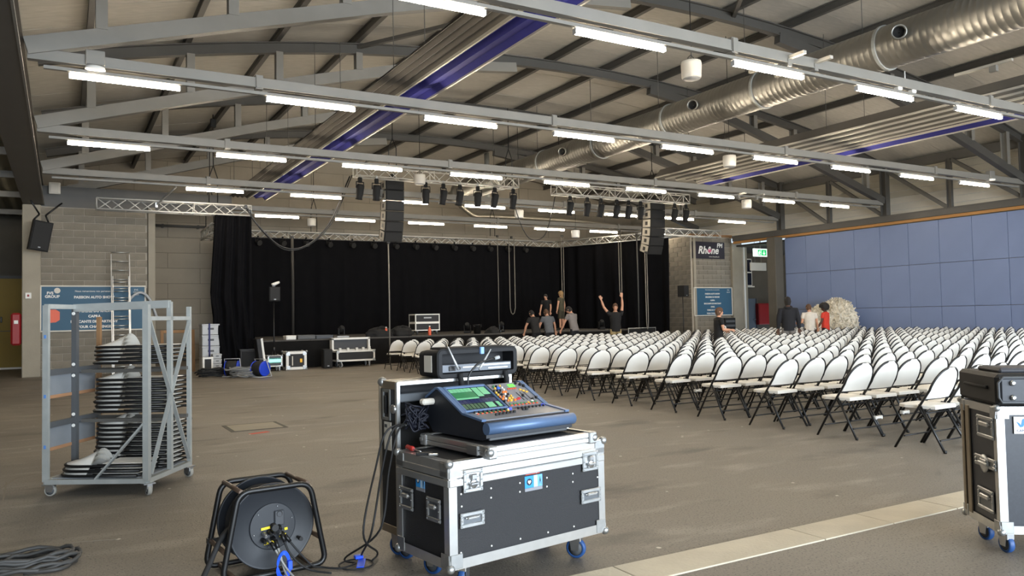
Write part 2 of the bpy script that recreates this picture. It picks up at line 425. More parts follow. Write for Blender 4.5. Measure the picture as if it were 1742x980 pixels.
# ---- rails and tube lights
rail = MB(); rail.box((12.9, 0, 5.235), (26.3, .045, .05)); rail.box((12.9, 0, 5.212), (26.3, .07, .008)); rail_me = rail.mesh('light_rail', steel)
hs = MB(); hs.box((0, 0, .042), (1.52, .03, .03), bev=.006)
for sx in (-.762, .762): hs.box((sx, 0, .0), (.012, .075, .075), bev=.003)
hs_me = hs.mesh('housing', grey_pl)
df = MB(); R_ = [(.034*math.cos(PI/8+PI/4*k), .034*math.sin(PI/8+PI/4*k)-.004) for k in range(8)]
df.prism(R_, -.755, .755, M=face_M((0, 0, 0), (0, 1, 0), (0, 0, 1)))
df_me = df.mesh('diffuser', tube_m)
LX0, LP = .0825, 2.8475
first_i = [0, 1, 0, 0, 1, 2]; RW = ['overhead', 'nearest visible', 'second visible', 'third visible', 'fourth visible', 'farthest']
Y_OFF = 0.0
for i, Y in enumerate(ROWS):
    t = link('light_rail', rail_me, loc=(0, Y+Y_OFF, 0)); tag(t, f'thin grey lighting rail under the {RW[i]} tie beam', 'lighting rail', 'lighting rails')
    n = 0
    for k in range(first_i[i], 9):
        n += 1
        lt = thing('tube_light', f'added unseen fill tube light, {ORD[n]} from left on the {RW[i]} rail', 'light', (LX0+LP*k+.75, Y+Y_OFF, 5.15), group='tube lights')
        link('housing', hs_me, lt); link('diffuser', df_me, lt)
    # row 0 visible start: a rail also carries hanger bars
# ---- left edge girder, aisle
g = MB(); g.box((-.75, 13, 5.0), (.5, 42, .04)); g.box((-.75, 13, 5.6), (.5, 42, .04)); g.box((-.75, 13, 5.3), (.3, 42, .58)); g.box((-.485, 13, 4.995), (.03, 42, .05), 1)
struct('trim_1', g, [girder_m, steel])
cw = MB(); cw.box((-.72, 13, 6.25), (.06, 42, 1.3)); struct('wall_left_upper', cw, clad_m)
al = sempty('wall_left')
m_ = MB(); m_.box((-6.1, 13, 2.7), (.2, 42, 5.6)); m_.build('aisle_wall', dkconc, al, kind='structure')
m_ = MB(); m_.grid(lambda u, v: (-6+5.3*u, -6+40*v, 5.35+.04*math.sin(u*90)), 60, 1); m_.build('aisle_roof', mat('aisle_sheet', (122, 118, 100), .7), al, kind='structure')
am = MB(); am.box((-3.5, 0, 5.2), (5.1, .1, .16)); amm = am.mesh('aisle_beam', steel)
for y in (17.0, 19.6, 22.6, 26.0, 30): link('aisle_beam', amm, al, loc=(0, y, 0))
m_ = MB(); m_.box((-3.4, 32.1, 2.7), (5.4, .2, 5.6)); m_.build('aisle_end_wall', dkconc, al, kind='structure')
# ochre roller door at the end of the aisle
d1 = MB(); x0, x1, z0, z1 = bb(-40, 474, 37, 628, 31.9)
d1.box(((x0+x1)/2, 31.93, z1/2), (x1-x0, .1, z1), 0); d1.box(((x0+x1)/2, 31.87, z1*.42), (x1-x0, .02, .02), 1); d1.box(((x0+x1)/2, 31.85, .03), (x1-x0, .06, .06), 2)  # white bottom bar: light leaking under the door, painted as a strip
d1.box((x1+.06, 31.9, z1/2), (.1, .14, z1), 1); d1.box(((x0+x1)/2, 31.9, z1+.05), (x1-x0+.2, .14, .1), 1)
struct('door_1', d1, [yellow_d, grey_d, white_p])
dh = MB(); h = ony(2, 544, 31.8); dh.box((h.x, 31.83, h.z), (.05, .06, .2), bev=.01); dh.build('door_handle', black, bpy.data.objects['door_1'])

# ---- concrete column at the left
cl = MB(); cl.box((-.78, 26.35, 2.48), (.46, .5, 4.96), bev=.02); col1 = struct('trim_2', cl, conc_m)
# ---- block wall pieces
def block_wall(name, X0, X1, Y, Z1, bw, bh, mblk, mmor, axis='x', first=0, thick=.16, sheet=True):
    root = sempty(name); sh = MB()
    if axis == 'x': sh.box(((X0+X1)/2, Y+thick/2+.012, Z1/2), (X1-X0, thick, Z1))
    else: sh.box((Y+thick/2+.012, (X0+X1)/2, Z1/2), (thick, X1-X0, Z1))
    sh.build('mortar_sheet', mmor, root, kind='structure')
    cache = {}; n = int(Z1/bh+.5)
    for r in range(n):
        x = X0-(bw/2 if r % 2 else 0); z = r*bh
        if z+.03 > Z1: continue
        hgt = min(bh, Z1-z)-.015
        while x < X1-.02:
            a, b = max(x, X0), min(x+bw, X1); x += bw
            if b-a < .05: continue
            key = (round(b-a, 2), round(hgt, 2))
            if key not in cache:
                mm = MB(); Lb = b-a-.015
                mm.box((0, 0, 0), (Lb, .03, hgt) if axis == 'x' else (.03, Lb, hgt), bev=.004); cache[key] = mm.mesh('block', mblk)
            jo = random.uniform(-.003, .003)
            link('block', cache[key], root, loc=((a+b)/2, Y+.008+jo, z+hgt/2+.0075) if axis == 'x' else (Y+.008+jo, (a+b)/2, z+hgt/2+.0075))
    return root
WLX = ony(251, 450, 26.2).x
WLZ = ony(160, 355, 26.2).z
block_wall('wall_back_left', -.55, WLX, 26.2, WLZ, .55, .2135, block_m, mortar_m)
m_ = MB(); m_.box((WLX+.11, 26.3, WLZ/2+.05), (.2, .4, WLZ+.1), bev=.01); m_.box((WLX+.1, 30, 2.3), (.16, 7.0, 4.6)); struct('wall_recess_left', m_, conc_m)
m_ = MB(); x0, x1, z0, z1 = bb(84, 322, 200, 352, 26.3); m_.box((2.1, 26.42, WLZ+.32), (5.3, .2, .62)); struct('trim_3', m_, steel_dark)
wb = block_wall('wall_back', -1.2, 27.6, 33.5, 9.0, 2.4, .61, aac_m, mortar_d)
# ---- right block wall with banner, column, passage
RX0, RX1 = ony(1181, 470, 26.2).x, ony(1246, 470, 26.2).x
RZ = ony(1210, 403, 26.2).z
block_wall('wall_back_right', RX0, RX1, 26.2, RZ, .55, .2135, block_m, mortar_m)
block_wall('wall_recess_right', 26.2, 33.4, RX0-.2, RZ, .55, .2135, block_m, mortar_m, axis='y')
m_ = MB(); m_.box((RX0-.02, 26.2, RZ/2), (.14, .16, RZ)); m_.box(((RX0+RX1)/2+.3, 26.25, RZ+.05), (RX1-RX0+1.0, .3, .1), 1); struct('trim_4', m_, [conc_m, woodraw])
c0, c1 = ony(1246, 470, 26.1).x, ony(1263, 470, 26.1).x
m_ = MB(); m_.box(((c0+c1)/2, 26.3, 2.35), (c1-c0, .45, 4.7), bev=.02); struct('trim_5', m_, conc_m)
p0 = ony(1268, 470, 26.0).x
m_ = MB(); m_.box((p0, 26.1, 2.3), (.1, .12, 4.6)); m_.box((p0+.12, 26.15, 2.3), (.14, .2, 4.6), 1); struct('trim_6', m_, [white_p, conc_m])
m_ = MB(); c0, c1 = ony(1312, 470, 22.7).x, ony(1331, 470, 22.7).x
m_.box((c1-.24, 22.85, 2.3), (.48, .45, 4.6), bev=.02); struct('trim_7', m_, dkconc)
pw = sempty('wall_passage')
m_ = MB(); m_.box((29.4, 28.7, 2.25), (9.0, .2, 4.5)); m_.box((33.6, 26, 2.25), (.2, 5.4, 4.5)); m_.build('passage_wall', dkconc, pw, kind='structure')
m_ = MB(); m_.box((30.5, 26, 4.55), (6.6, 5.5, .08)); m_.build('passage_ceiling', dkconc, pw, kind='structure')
# passage window and door at its end
x0, x1, z0, z1 = bb(1269, 442, 1279, 485, 28.5)
m_ = MB(); m_.box(((x0+x1)/2, 28.58, (z0+z1)/2), (x1-x0+.12, .06, z1-z0+.12)); m_.box(((x0+x1)/2, 28.54, z0-.08), (x1-x0+.3, .12, .06)); m_.box(((x0+x1)/2, 28.54, (z0+z1)/2), (x1-x0, .04, .06))
wn = struct('window_1', m_, white_p); m_ = MB(); m_.box(((x0+x1)/2, 28.54, (z0+z1)/2), (x1-x0, .02, z1-z0)); m_.build('pane', mat('dusk_glass', (26, 34, 52), .1), wn)
x0, x1, z0, z1 = bb(1272, 508, 1287, 575, 28.5)
m_ = MB(); m_.box(((x0+x1)/2, 28.55, z1/2), (x1-x0, .08, z1)); m_.box((x0-.03, 28.53, z1/2), (.08, .12, z1), 1); m_.box((x1+.03, 28.53, z1/2), (.08, .12, z1), 1)
d2 = struct('door_2', m_, [mat('bluegrey_door', (86, 98, 112), .6), grey_d])
m_ = MB(); m_.box((x1-.15, 28.48, z1*.5), (.14, .05, .04)); m_.build('door_handle', chrome, d2)

# ---- blue partition
BX = 26.45; bz = [0.02, 1.53, 3.04, 4.55]
seams = [22.62, 21.55, 20.41, 19.3, 18.2, 17.08, 15.94, 14.8, 13.66]
while seams[-1] > 7: seams.append(seams[-1]-1.135)
bw_ = sempty('wall_right')
m_ = MB(); m_.box((BX+.1, (seams[0]+seams[-1])/2, 2.29), (.12, seams[0]-seams[-1], 4.58)); m_.build('partition_core', mortar_d, bw_, kind='structure')
for y0, y1 in zip(seams[1:], seams[:-1]):
    for z0, z1 in zip(bz[:-1], bz[1:]):
        m_ = MB(); m_.box((0, 0, 0), (.04, y1-y0-.014, z1-z0-.014), bev=.004)
        m_.build('panel', blue_m, bw_, loc=(BX+random.uniform(-.002, .002), (y0+y1)/2, (z0+z1)/2))
m_ = MB(); ylo, yhi = 5, 25.45
m_.box((26.42, (ylo+yhi)/2, 4.62), (.16, yhi-ylo, .1), 0); m_.box((26.45, (ylo+yhi)/2, 4.78), (.3, yhi-ylo, .2), 1); m_.box((26.45, (ylo+yhi)/2, 4.9), (.36, yhi-ylo, .04), 1)
struct('trim_8', m_, [wood_m, steel_dark])
# clerestory above the partition: cladding strips, steel posts, diagonals, eave beam
cs_ = sempty('wall_right_upper')
for k in range(9):
    m_ = MB(); m_.box((0, 0, 0), (.05, 40, .235), bev=.012); m_.build('cladding_strip', clad_w if k < 3 else clad_m, cs_, loc=(27.0, 14, 5.02+.24*k))
eg = thing('eave_girder', 'dark steel lattice girder above the blue partition', 'girder')
m_ = MB()
m_.box((26.62, 14, 6.72), (.2, 26, .28)); m_.build('top_chord', steel_dark, eg)
for i, Y in enumerate(ROWS[:5]):
    m_ = MB(); i_beam(m_, [(26.5, Y, 4.9), (26.5, Y, 6.95)], .24, .24); m_.build('column', steel_dark, eg)
    if i < 4:
        ym = Y+4.8767/2
        m_ = MB(); i_beam(m_, [(26.5, ym, 4.9), (26.5, ym, 6.6)], .14, .16); m_.build('post', steel_dark, eg)
        for ya, yb in ((Y+.1, ym-.1), (ym+.1, Y+4.77)):
            m_ = MB(); m_.bar((26.5, ya, 4.95), (26.5, yb, 6.58), .1, .12); m_.build('diagonal', steel_dark, eg)
# wind bracing rods under the roof
for (a, b), nm in zip((((6.2, ROWS[2]), (10.0, ROWS[3])), ((10.0, ROWS[2]), (6.2, ROWS[3])), ((10.0, ROWS[1]), (13.8, ROWS[2])), ((13.8, ROWS[1]), (10.0, ROWS[2]))),
                    ('crossing left to right over the hall middle', 'crossing right to left over the hall middle', 'rising right under the nearer roof bay', 'rising left under the nearer roof bay')):
    m_ = MB(); m_.bar((a[0], a[1], zarch(a[0])+.05), (b[0], b[1], zarch(b[0])+.05), .09, .09)
    tag(m_.build('wind_brace', steel_dark), f'dark diagonal wind brace under the roof, {nm}', 'brace', 'wind braces')

# unseen fill tubes, added to brighten the side aisle and the passage
for P_, lb in (((-3.2, 25, 4.95), 'farther one in the dark left aisle'), ((-3.2, 14, 4.95), 'nearer one in the dark left aisle'), ((32.4, 25.4, 4.42), 'in the passage behind the right column')):
    lt = thing('tube_light', f'added unseen fill tube light, {lb}', 'light', P_); link('housing', hs_me, lt); link('diffuser', df_me, lt)
# smoke detectors, small cameras and rail brackets
for q, Y, lb in (((162, 118), ROWS[2], 'at the left end of the nearest full beam'), ((1685, 306), ROWS[2], 'at the right end of the second beam')):
    P = ony(*q, Y-.02); t = thing('smoke_detector', f'round white smoke detector hanging {lb}', 'detector', P)
    m_ = MB(); m_.lathe([(.13, .03), (.14, .0), (.14, -.02), (.1, -.035)], 24); m_.build('dome', white_p, t); m_ = MB(); m_.box((0, 0, .16), (.26, .15, .22), bev=.01); m_.build('bracket', steel, t)
P = ony(1540, 150, ROWS[1]); t = thing('spot_pair', 'pair of tiny white cameras under the nearest visible beam', 'camera', P)
for s_ in (-1, 1): m_ = MB(); m_.box((s_*.2, 0, -.02), (.12, .1, .1), bev=.015); m_.build('camera_body', white_p, t)
m_ = MB(); m_.cyl((0, 0, 0), (0, 0, .3), .012, 6); m_.box((0, 0, .03), (.44, .03, .03)); m_.build('bracket', white_p, t)
for x0, y0, x1, y1, Y, lb in ((1338, 102, 1381, 88, ROWS[1], 'left one by the duct'), (1383, 110, 1424, 96, ROWS[1], 'right one by the duct'), (1255, 332, 1276, 329, ROWS[3], 'left one by the right eave'), (1286, 334, 1305, 331, ROWS[3], 'right one by the right eave'),
                              (1690, 112, 1742, 98, ROWS[1], 'at the striped curtain')):
    A_ = ony(x0, y0, Y); B_ = A_+Vector((.0, 1.15, .12)); t = thing('beam_bracket', f'short pale bracket bar lying over a tie beam, {lb}', 'bracket', A_, group='pale bracket bars')
    m_ = MB(); m_.bar((0, -.35, .02), (0, .75, .02), .07, .05); m_.build('bar', pleat_l if 'light_edge' in MATS else steel, t); m_ = MB(); m_.box((0, .0, -.06), (.09, .14, .12), bev=.005); m_.build('clamp', steel, t)
# ================================================================ OVERHEAD SERVICES
# ---- spiral duct
DX, DZ, DR = 13.5, 6.4, .405
dt = thing('ventilation_duct', 'large galvanised spiral duct running the length of the hall under the roof', 'duct', (DX, 0, DZ))
MY = Matrix.Rotation(-PI/2, 4, 'X')            # local z -> +y
sec = MB(); prof = []; L = 3.0; n_r = 24
for i in range(n_r):
    z = L*i/n_r
    prof += [(DR, z+.001), (DR, z+.1), (DR+.003, z+.108), (DR+.003, z+.117)]
prof.append((DR, L)); sec.lathe(prof, 40, M=MY, smooth=False, cap=False)
for p in range(len(sec.s)): sec.s[p] = True
sec_me = sec.mesh('duct_section', duct_m)
fl = MB(); fl.lathe([(DR, -.03), (DR+.025, -.03), (DR+.025, .03), (DR, .03)], 40, M=MY, smooth=False, cap=False); fl_me = fl.mesh('flange_ring', galv)
y = -6.0
while y < 26.5:
    link('duct_section', sec_me, dt, loc=(0, y, 0)); link('flange_ring', fl_me, dt, loc=(0, y, 0))
    m_ = MB(); m_.cyl((0, 0, DR), (0, 0, zarch(DX)-DZ), .008, 6); m_.build('hanger_rod', steel_dark, dt, loc=(0, y+.5, 0)); y += 3.0
m_ = MB(); m_.lathe([(DR, 0), (DR*.99, .3), (.16, .75), (.15, 1.3)], 32, M=MY); m_.build('end_reducer', duct_m, dt, loc=(0, y, 0))
for q in ((1537, 55), (1187, 178), (965, 257)):
    P = onx(*q, DX-.30); m_ = MB()
    dirv = Vector((-.78, -.5, -.12)).normalized()
    Mz = Matrix.Translation((-.2, P.y+.15, min(.3, max(-.1, P.z-DZ)))) @ dirv.to_track_quat('Z', 'Y').to_matrix().to_4x4()
    m_.lathe([(.12, 0), (.12, .36), (.135, .38), (.135, .42), (.105, .42), (.105, .3)], 20, M=Mz, cap=False)
    m_.lathe([(.105, .3), (.01, .3)], 20, 1, M=Mz, cap=False)
    m_.build('air_nozzle', [duct_m, black_m], dt)

# ---- pleated roof curtains
def pleat_bundle(name, label, xs, zs, y0, y1, blue_x, rods):
    t = thing(name, label, 'roof curtain'); n = len(xs)
    m_ = MB()
    for (xa, za), (xb, zb) in zip(zip(xs[:-1], zs[:-1]), zip(xs[1:], zs[1:])):
        m_.bar((xa, (y0+y1)/2, za), (xb, (y0+y1)/2, zb), .0, .0) if False else None
        m_.add([(xa, y0, za), (xb, y0, zb), (xb, y1, zb), (xa, y1, za), (xa, y0, za+.03), (xb, y0, zb+.03), (xb, y1, zb+.03), (xa, y1, za+.03)],
               [(0, 1, 2, 3), (7, 6, 5, 4), (0, 4, 5, 1), (3, 2, 6, 7)], 0)
    m_.build('grey_pleats', pleat_m, t)
    for k in (range(0, n, 2) if xs[0] > 10 else ()):
        m_ = MB(); m_.box((xs[k], (y0+y1)/2, zs[k]-.01), (.05, y1-y0, .04)); m_.build('edge_strip', pleat_l, t)
    m_ = MB(); bx = blue_x
    for (xa, za), (xb, zb) in zip(bx[:-1], bx[1:]):
        m_.add([(xa, y0, za), (xb, y0, zb), (xb, y1, zb), (xa, y1, za), (xa, y0, za+.04), (xb, y0, zb+.04), (xb, y1, zb+.04), (xa, y1, za+.04)],
               [(0, 1, 2, 3), (7, 6, 5, 4), (0, 4, 5, 1), (3, 2, 6, 7)], 0)
    m_.build('blue_band', bluecl, t)
    m_ = MB(); m_.box((bx[-1][0]+.02, (y0+y1)/2, bx[-1][1]), (.035, y1-y0, .06)); m_.build('edge_rail', pleat_l, t)
    m_ = MB(); m_.box((bx[0][0]-.01, (y0+y1)/2, bx[0][1]-.01), (.03, y1-y0, .05)); m_.build('edge_rail', pleat_l, t)
    for x in rods:
        yy = y0+3
        while yy < y1:
            m_ = MB(); m_.cyl((x, yy, zs[0]+.1), (x, yy, zarch(x)), .007, 6); m_.build('hanger_rod', steel_dark, t); yy += 4.876
    return t
zs0 = 5.74
pleat_bundle('roof_curtain', 'grey pleated curtain bundle with wide blue band, left of the big duct', [4.9+.075*i for i in range(9)], [zs0+(.05 if i % 2 else 0) for i in range(9)],
             -5, 27.7, [(5.52, zs0-.02), (5.72, zs0+.08), (5.80, zs0-.0), (6.02, zs0+.06), (6.1, zs0-.03)], (5.0, 5.6))
yR = onx(1125, 312, 16.5).y
pleat_bundle('roof_curtain', 'grey striped curtain bundle with thin blue band, right of the big duct', [16.25+.22*i for i in range(9)], [5.78+(.24 if i % 2 else 0) for i in range(9)],
             -5, yR, [(18.05, 5.72), (18.2, 5.8), (18.35, 5.72), (18.52, 5.68)], (16.4, 17.9))

# ---- pendant speakers
for q, dep, pos in (((1176, 119), 13.2, 'largest and nearest, beside the duct'), ((714, 305), 23.6, 'beside the left speaker array'), ((1241, 274), 20.4, 'right of the duct, second rail'),
                    ((1270, 347), 27.5, 'small, over the right block wall'), ((530, 378), 31.0, 'small, over the left end of the stage'), ((883, 364), 29.0, 'small, above the middle of the stage'),
                    ((979, 398), 31.5, 'smallest, at the back corner of the stage')):
    r = ray(*q); P = EYE+r*dep
    t = thing('pendant_speaker', f'white cylindrical hanging loudspeaker, {pos}', 'speaker', P, group='hanging white loudspeakers')
    m_ = MB(); m_.lathe([(.11, .15), (.165, .14), (.175, .1), (.165, -.13), (.15, -.15)], 24); m_.build('body', white_p, t)
    m_ = MB(); m_.lathe([(.145, -.151), (.14, -.16), (.02, -.165)], 24); m_.build('grille', grey_pl, t)
    m_ = MB(); m_.tube([(0, 0, .14), (.01, 0, .35), (0, 0, zarch(P.x)+.345-P.z)], .008, 5)
    for s_ in (-1, 1): m_.tube([(s_*.07, 0, .14), (s_*.07, 0, .2), (0, 0, .26)], .006, 5)
    m_.build('hanging_cable', black, t)

# ---- trusses
def truss(label, p0, p1, wy, hz, group, tw=.025):
    p0, p1 = Vector(p0), Vector(p1); dv = p1-p0; L = dv.length; rz = math.atan2(dv.y, dv.x)
    t = thing('lighting_truss', label, 'truss', p0, rz, group)
    for y in (-wy/2, wy/2):
        for z in (0, hz):
            m_ = MB(); m_.cyl((0, y, z), (L, y, z), tw, 8); m_.build('chord', truss_m, t)
    m_ = MB(); n = max(2, round(L/.36)); s_ = L/n
    for i in range(n):
        a, b = i*s_, (i+1)*s_; za, zb = (0, hz) if i % 2 else (hz, 0)
        for y in (-wy/2, wy/2): m_.tube([(a, y, za if y < 0 else zb), (b, y, zb if y < 0 else za)], tw*.55, 5)
        ya, yb = (-wy/2, wy/2) if i % 2 else (wy/2, -wy/2)
        for z in (0, hz): m_.tube([(a, ya, z), (b, yb, z)], tw*.5, 5)
    m_.build('lacing', truss_m, t)
    for x in [0, L]+[2.5*k for k in range(1, int(L/2.5)+1)]:
        m_ = MB(); q = [(x, -wy/2, 0), (x, wy/2, 0), (x, wy/2, hz), (x, -wy/2, hz)]; m_.tube(q, tw*.8, 6, closed=True); m_.build('end_frame', truss_m, t)
    return t
a0, a1 = ony(604, 290, 22.2), ony(878, 312, 22.2)
FTZ = a0.z-.17
truss('aluminium lighting truss above the left speaker array', (a0.x, 22.2, FTZ), (a1.x, 22.2, FTZ), .34, .34, 'lighting trusses')
b0, b1 = ony(942, 322, 22.2), ony(1168, 337, 22.2)
truss('aluminium lighting truss above the right speaker array', (b0.x, 22.2, b0.z-.17), (b1.x, 22.2, b0.z-.17), .34, .34, 'lighting trusses')
FTZ2 = b0.z-.17
l0, l1 = ony(164, 356, 24.2), ony(426, 362, 24.2)
truss('aluminium truss over the left block wall carrying the loose black drape', (l0.x, 24.2, l0.z), (l1.x, 24.2, l0.z), .3, .3, 'lighting trusses')
LTZ = l0.z
k0, k1 = ony(432, 405, 31.2), ony(945, 413, 31.2)
BTZ = k0.z
truss('long thin truss along the top of the back stage curtain', (k0.x-1.2, 31.2, BTZ), (k1.x, 31.2, BTZ), .3, .28, 'lighting trusses')
SC0, SC1 = Vector((k1.x, 31.2, BTZ)), Vector((ony(1138, 398, 25.4).x, 25.4, BTZ))
truss('truss along the top of the angled right stage curtain', SC0, SC1, .3, .28, 'lighting trusses')
r0, r1 = ony(1128, 400, 25.0), ony(1222, 402, 25.0)
truss('short shiny truss reaching over the right block wall', (r0.x, 25.0, r0.z), (r1.x, 25.0, r0.z), .3, .28, 'lighting trusses')
s0 = ony(356, 396, 26.5)
truss('short truss stub behind the loose left drape', (s0.x, 25.0, s0.z-.15), (s0.x+.05, 27.5, s0.z-.15), .3, .28, 'lighting trusses')
# slings holding the trusses
def sling(label, P, ztop, spread=.12, r=.014, m=black):
    t = thing('chain_sling', label, 'sling', P, group='truss slings')
    m_ = MB(); h = ztop-P[2]
    m_.tube([(-spread, 0, 0), (-spread, 0, h*.28), (0, 0, h*.42), (0, 0, h)], r, 6); m_.tube([(spread, 0, 0), (spread, 0, h*.28), (0, 0, h*.42)], r, 6)
    m_.build('strap', m, t)
    m_ = MB(); m_.box((0, 0, h*.9), (.16, .14, .26), bev=.02); m_.build('hoist_body', m, t)
for q, Y, z, lb in (((363, 345), 24.2, None, 'above the right part of the left truss'), ((534, 395), 31.2, None, 'green tagged, above the left part of back truss'), ((838, 402), 31.2, None, 'above the middle of the back truss'),
                    ((668, 285), 22.2, None, 'above the left speaker array truss'), ((866, 305), 22.2, None, 'at the right end of the left lighting truss'), ((1110, 330), 22.2, None, 'above the right speaker array truss'),
                    ((952, 318), 22.2, None, 'at the left end of the right lighting truss'), ((357, 388), 26.4, None, 'over the short truss stub behind the drape')):
    P = ony(*q, Y); sling(f'black hoist sling {lb}', (P.x, Y, P.z), zarch(P.x)-.05)

# ---- moving heads and profile spots on the front trusses
sp_yoke = MB(); sp_yoke.box((0, 0, -.08), (.12, .1, .16), bev=.02)
sp_yoke.tube([(-.13, 0, -.32), (-.13, 0, -.14), (.13, 0, -.14), (.13, 0, -.32)], .018, 6)
sp_yoke_me = sp_yoke.mesh('yoke', black_m)
sp_b = MB(); sp_b.lathe([(.09, -.16), (.115, -.12), (.115, .12), (.1, .22), (.11, .3)], 16, M=Matrix.Translation((0, 0, -.36)) @ Matrix.Rotation(PI+.25, 4, 'X'))
sp_b_me = sp_b.mesh('lamp_body', black_m)
lens_b = MB(); lens_b.lathe([(.098, 0), (.01, .004)], 16, M=Matrix.Translation((0, 0, -.36)) @ Matrix.Rotation(PI+.25, 4, 'X') @ Matrix.Translation((0, 0, .301)))
lens_me = lens_b.mesh('lens', grey_d)
sp_c = MB(); sp_c.box((0, 0, .02), (.06, .06, .07), bev=.01); sp_c.tube(arc((0, 0, .06), .035, 0, PI, 8), .012, 6); sp_c_me = sp_c.mesh('clamp', alu_d)
def spot(x, z, Y, label, group, tilt=0.0, s=1.0):
    t = thing('stage_spotlight', label, 'spotlight', (x, Y, z), tilt, group); t.scale = (s, s, s)
    link('yoke', sp_yoke_me, t); link('lamp_body', sp_b_me, t); link('lens', lens_me, t); link('clamp', sp_c_me, t)
for i, x in enumerate((609, 637, 720, 750, 778, 808, 837, 868)):
    P = ony(x, 300, 22.2); spot(P.x, FTZ-.06, 22.03, f'black spotlight, {ORD[i+1]} from left on the left lighting truss', 'spotlights on the left truss', random.uniform(-.5, .5))
for i, x in enumerate((965, 994, 1017, 1044, 1064, 1084, 1142, 1161)):
    P = ony(x, 335, 22.2); spot(P.x, FTZ2-.06, 22.03, f'black spotlight, {ORD[i+1]} from left on the right lighting truss', 'spotlights on the right truss', random.uniform(-.5, .5))
# ---- small round par lights on the back truss, facing the hall
pl = MB(); MXf = Matrix.Rotation(PI/2+.35, 4, 'X'); pl.lathe([(.06, -.12), (.09, -.1), (.11, .1), (.11, .12), (.095, .12)], 18, M=MXf); pl_me = pl.mesh('lamp_body', black_m)
pf = MB(); pf.lathe([(.1, .112), (.03, .115), (.005, .112)], 18, M=MXf, cap=False); pf_me = pf.mesh('lens', mat('lens_glass', (150, 150, 150), .15, .4))
pb = MB(); pb.tube([(-.125, 0, 0), (-.125, 0, .16), (.125, 0, .16), (.125, 0, 0)], .012, 6); pb.box((0, 0, .2), (.05, .05, .1)); pb_me = pb.mesh('bracket', black_m)
for i, x in enumerate((439, 481, 521, 560, 599.5, 636, 673.5, 707, 740, 773, 804, 833.5, 864, 893.5)):
    P = ony(x, 412+13*(x-439)/455, 30.9)
    t = thing('par_light', f'small round par light, {ORD[i+1]} from left along the back curtain top', 'spotlight', (P.x, 30.9, P.z), random.uniform(.2, .5), 'par lights along the back curtain')
    link('lamp_body', pl_me, t); link('lens', pf_me, t); link('bracket', pb_me, t)

# ---- line arrays
def line_array(label, xl, xr, y0, y1, Y, n=6):
    X0, X1, Z0, Z1 = bb(xl, y0, xr, y1, Y); W_ = X1-X0; h = (Z1-Z0)/n*1.02; D = W_*.78
    t = thing('line_array', label, 'speaker', ((X0+X1)/2, Y, Z1), group='hanging speaker arrays')
    m_ = MB(); m_.box((0, D/2, .07), (W_*.9, D*.8, .05)); m_.box((0, D/2, .15), (.08, D*.6, .12)); m_.build('flying_frame', black, t)
    y, z, an = 0., 0., 0.
    for k in range(n):
        an = math.radians((0, 1.5, 4, 8, 13, 19, 25)[k]); M_ = Matrix.Translation((0, y, z)) @ Matrix.Rotation(an, 4, 'X')
        m_ = MB(); g = .008
        m_.add([(-W_/2, 0, -g), (W_/2, 0, -g), (W_/2, 0, -h+g), (-W_/2, 0, -h+g), (-W_/2, D, -g-.03), (W_/2, D, -g-.03), (W_/2, D, -h+g+.03), (-W_/2, D, -h+g+.03)],
               [(0, 3, 2, 1), (4, 5, 6, 7), (0, 1, 5, 4), (3, 7, 6, 2), (1, 2, 6, 5), (0, 4, 7, 3)], 0, False, M_)
        cab = m_.build('cabinet', black_m, t)
        m_ = MB(); m_.box((0, -.012, -h/2), (W_*.94, .024, h*.88), bev=.01, M=M_); m_.build('grille', mat('speaker_grille', (30, 30, 30), .7, .2, .2, 200) if 'speaker_grille' not in MATS else MATS['speaker_grille'], cab)
        for sx in (-1, 1):
            m_ = MB(); m_.box((sx*(W_/2+.006), D*.45, -h/2), (.012, D*.8, h*.84), 0, M_, .004); m_.box((sx*(W_/2+.013), D*.45, -h/2), (.012, D*.26, h*.4), 1, M_, .005)
            m_.build('side_plate', [mat('side_plate_grey', (168, 162, 150), .5, .2) if 'side_plate_grey' not in MATS else MATS['side_plate_grey'], black], cab)
        q = M_ @ Vector((0, 0, -h)); y, z = q.y, q.z
line_array('left curved hanging line array of black speaker boxes above the stage front', 657, 688, 306, 410, 22.5)
line_array('right curved hanging line array of black speaker boxes by the block wall', 1108, 1132, 342, 432, 22.5)

# ================================================================ STAGE, DRAPES
STZ = .88; SY = 24.35
def drape(name, label, pts, z0, z1, amp=.07, freq=7., seed=1, mat_=None, flare=0.):
    P = [Vector((p[0], p[1], 0)) for p in pts]; L = sum((b-a).length for a, b in zip(P[:-1], P[1:])); rnd = random.Random(seed)
    ph = [rnd.uniform(0, 6.28) for _ in range(6)]; t = thing(name, label, 'curtain')
    def at(s):
        s *= L
        for a, b in zip(P[:-1], P[1:]):
            l = (b-a).length
            if s <= l+1e-6: dv = (b-a)/l; return a+dv*s, Vector((dv.y, -dv.x, 0))
            s -= l
        return P[-1], Vector((dv.y, -dv.x, 0))
    def fn(u, v):
        p, n = at(u); s = u*L; k = .35+.65*(1-v)
        off = amp*k*(math.sin(s*freq+ph[0]+.5*math.sin(v*3+ph[1]))+.5*math.sin(s*freq*1.73+ph[2])+.6*math.sin(s*1.3+ph[3]+v))
        q = p+n*(off+flare*(1-v)); return (q.x, q.y, z0+(z1-z0)*v)
    m_ = MB(); m_.grid(fn, max(30, int(L*14)), 14); m_.build('cloth', mat_ or drape_m, t)
    m_ = MB()
    m_.tube([fn(u/60, 1.0) for u in range(61)], .02, 6); m_.build('top_hem', black, t)
    return t
drape('stage_curtain', 'wide black curtain closing the back of the stage', [(k0.x-1.0, 31.0), (k1.x+.05, 31.0)], STZ, BTZ, seed=3)
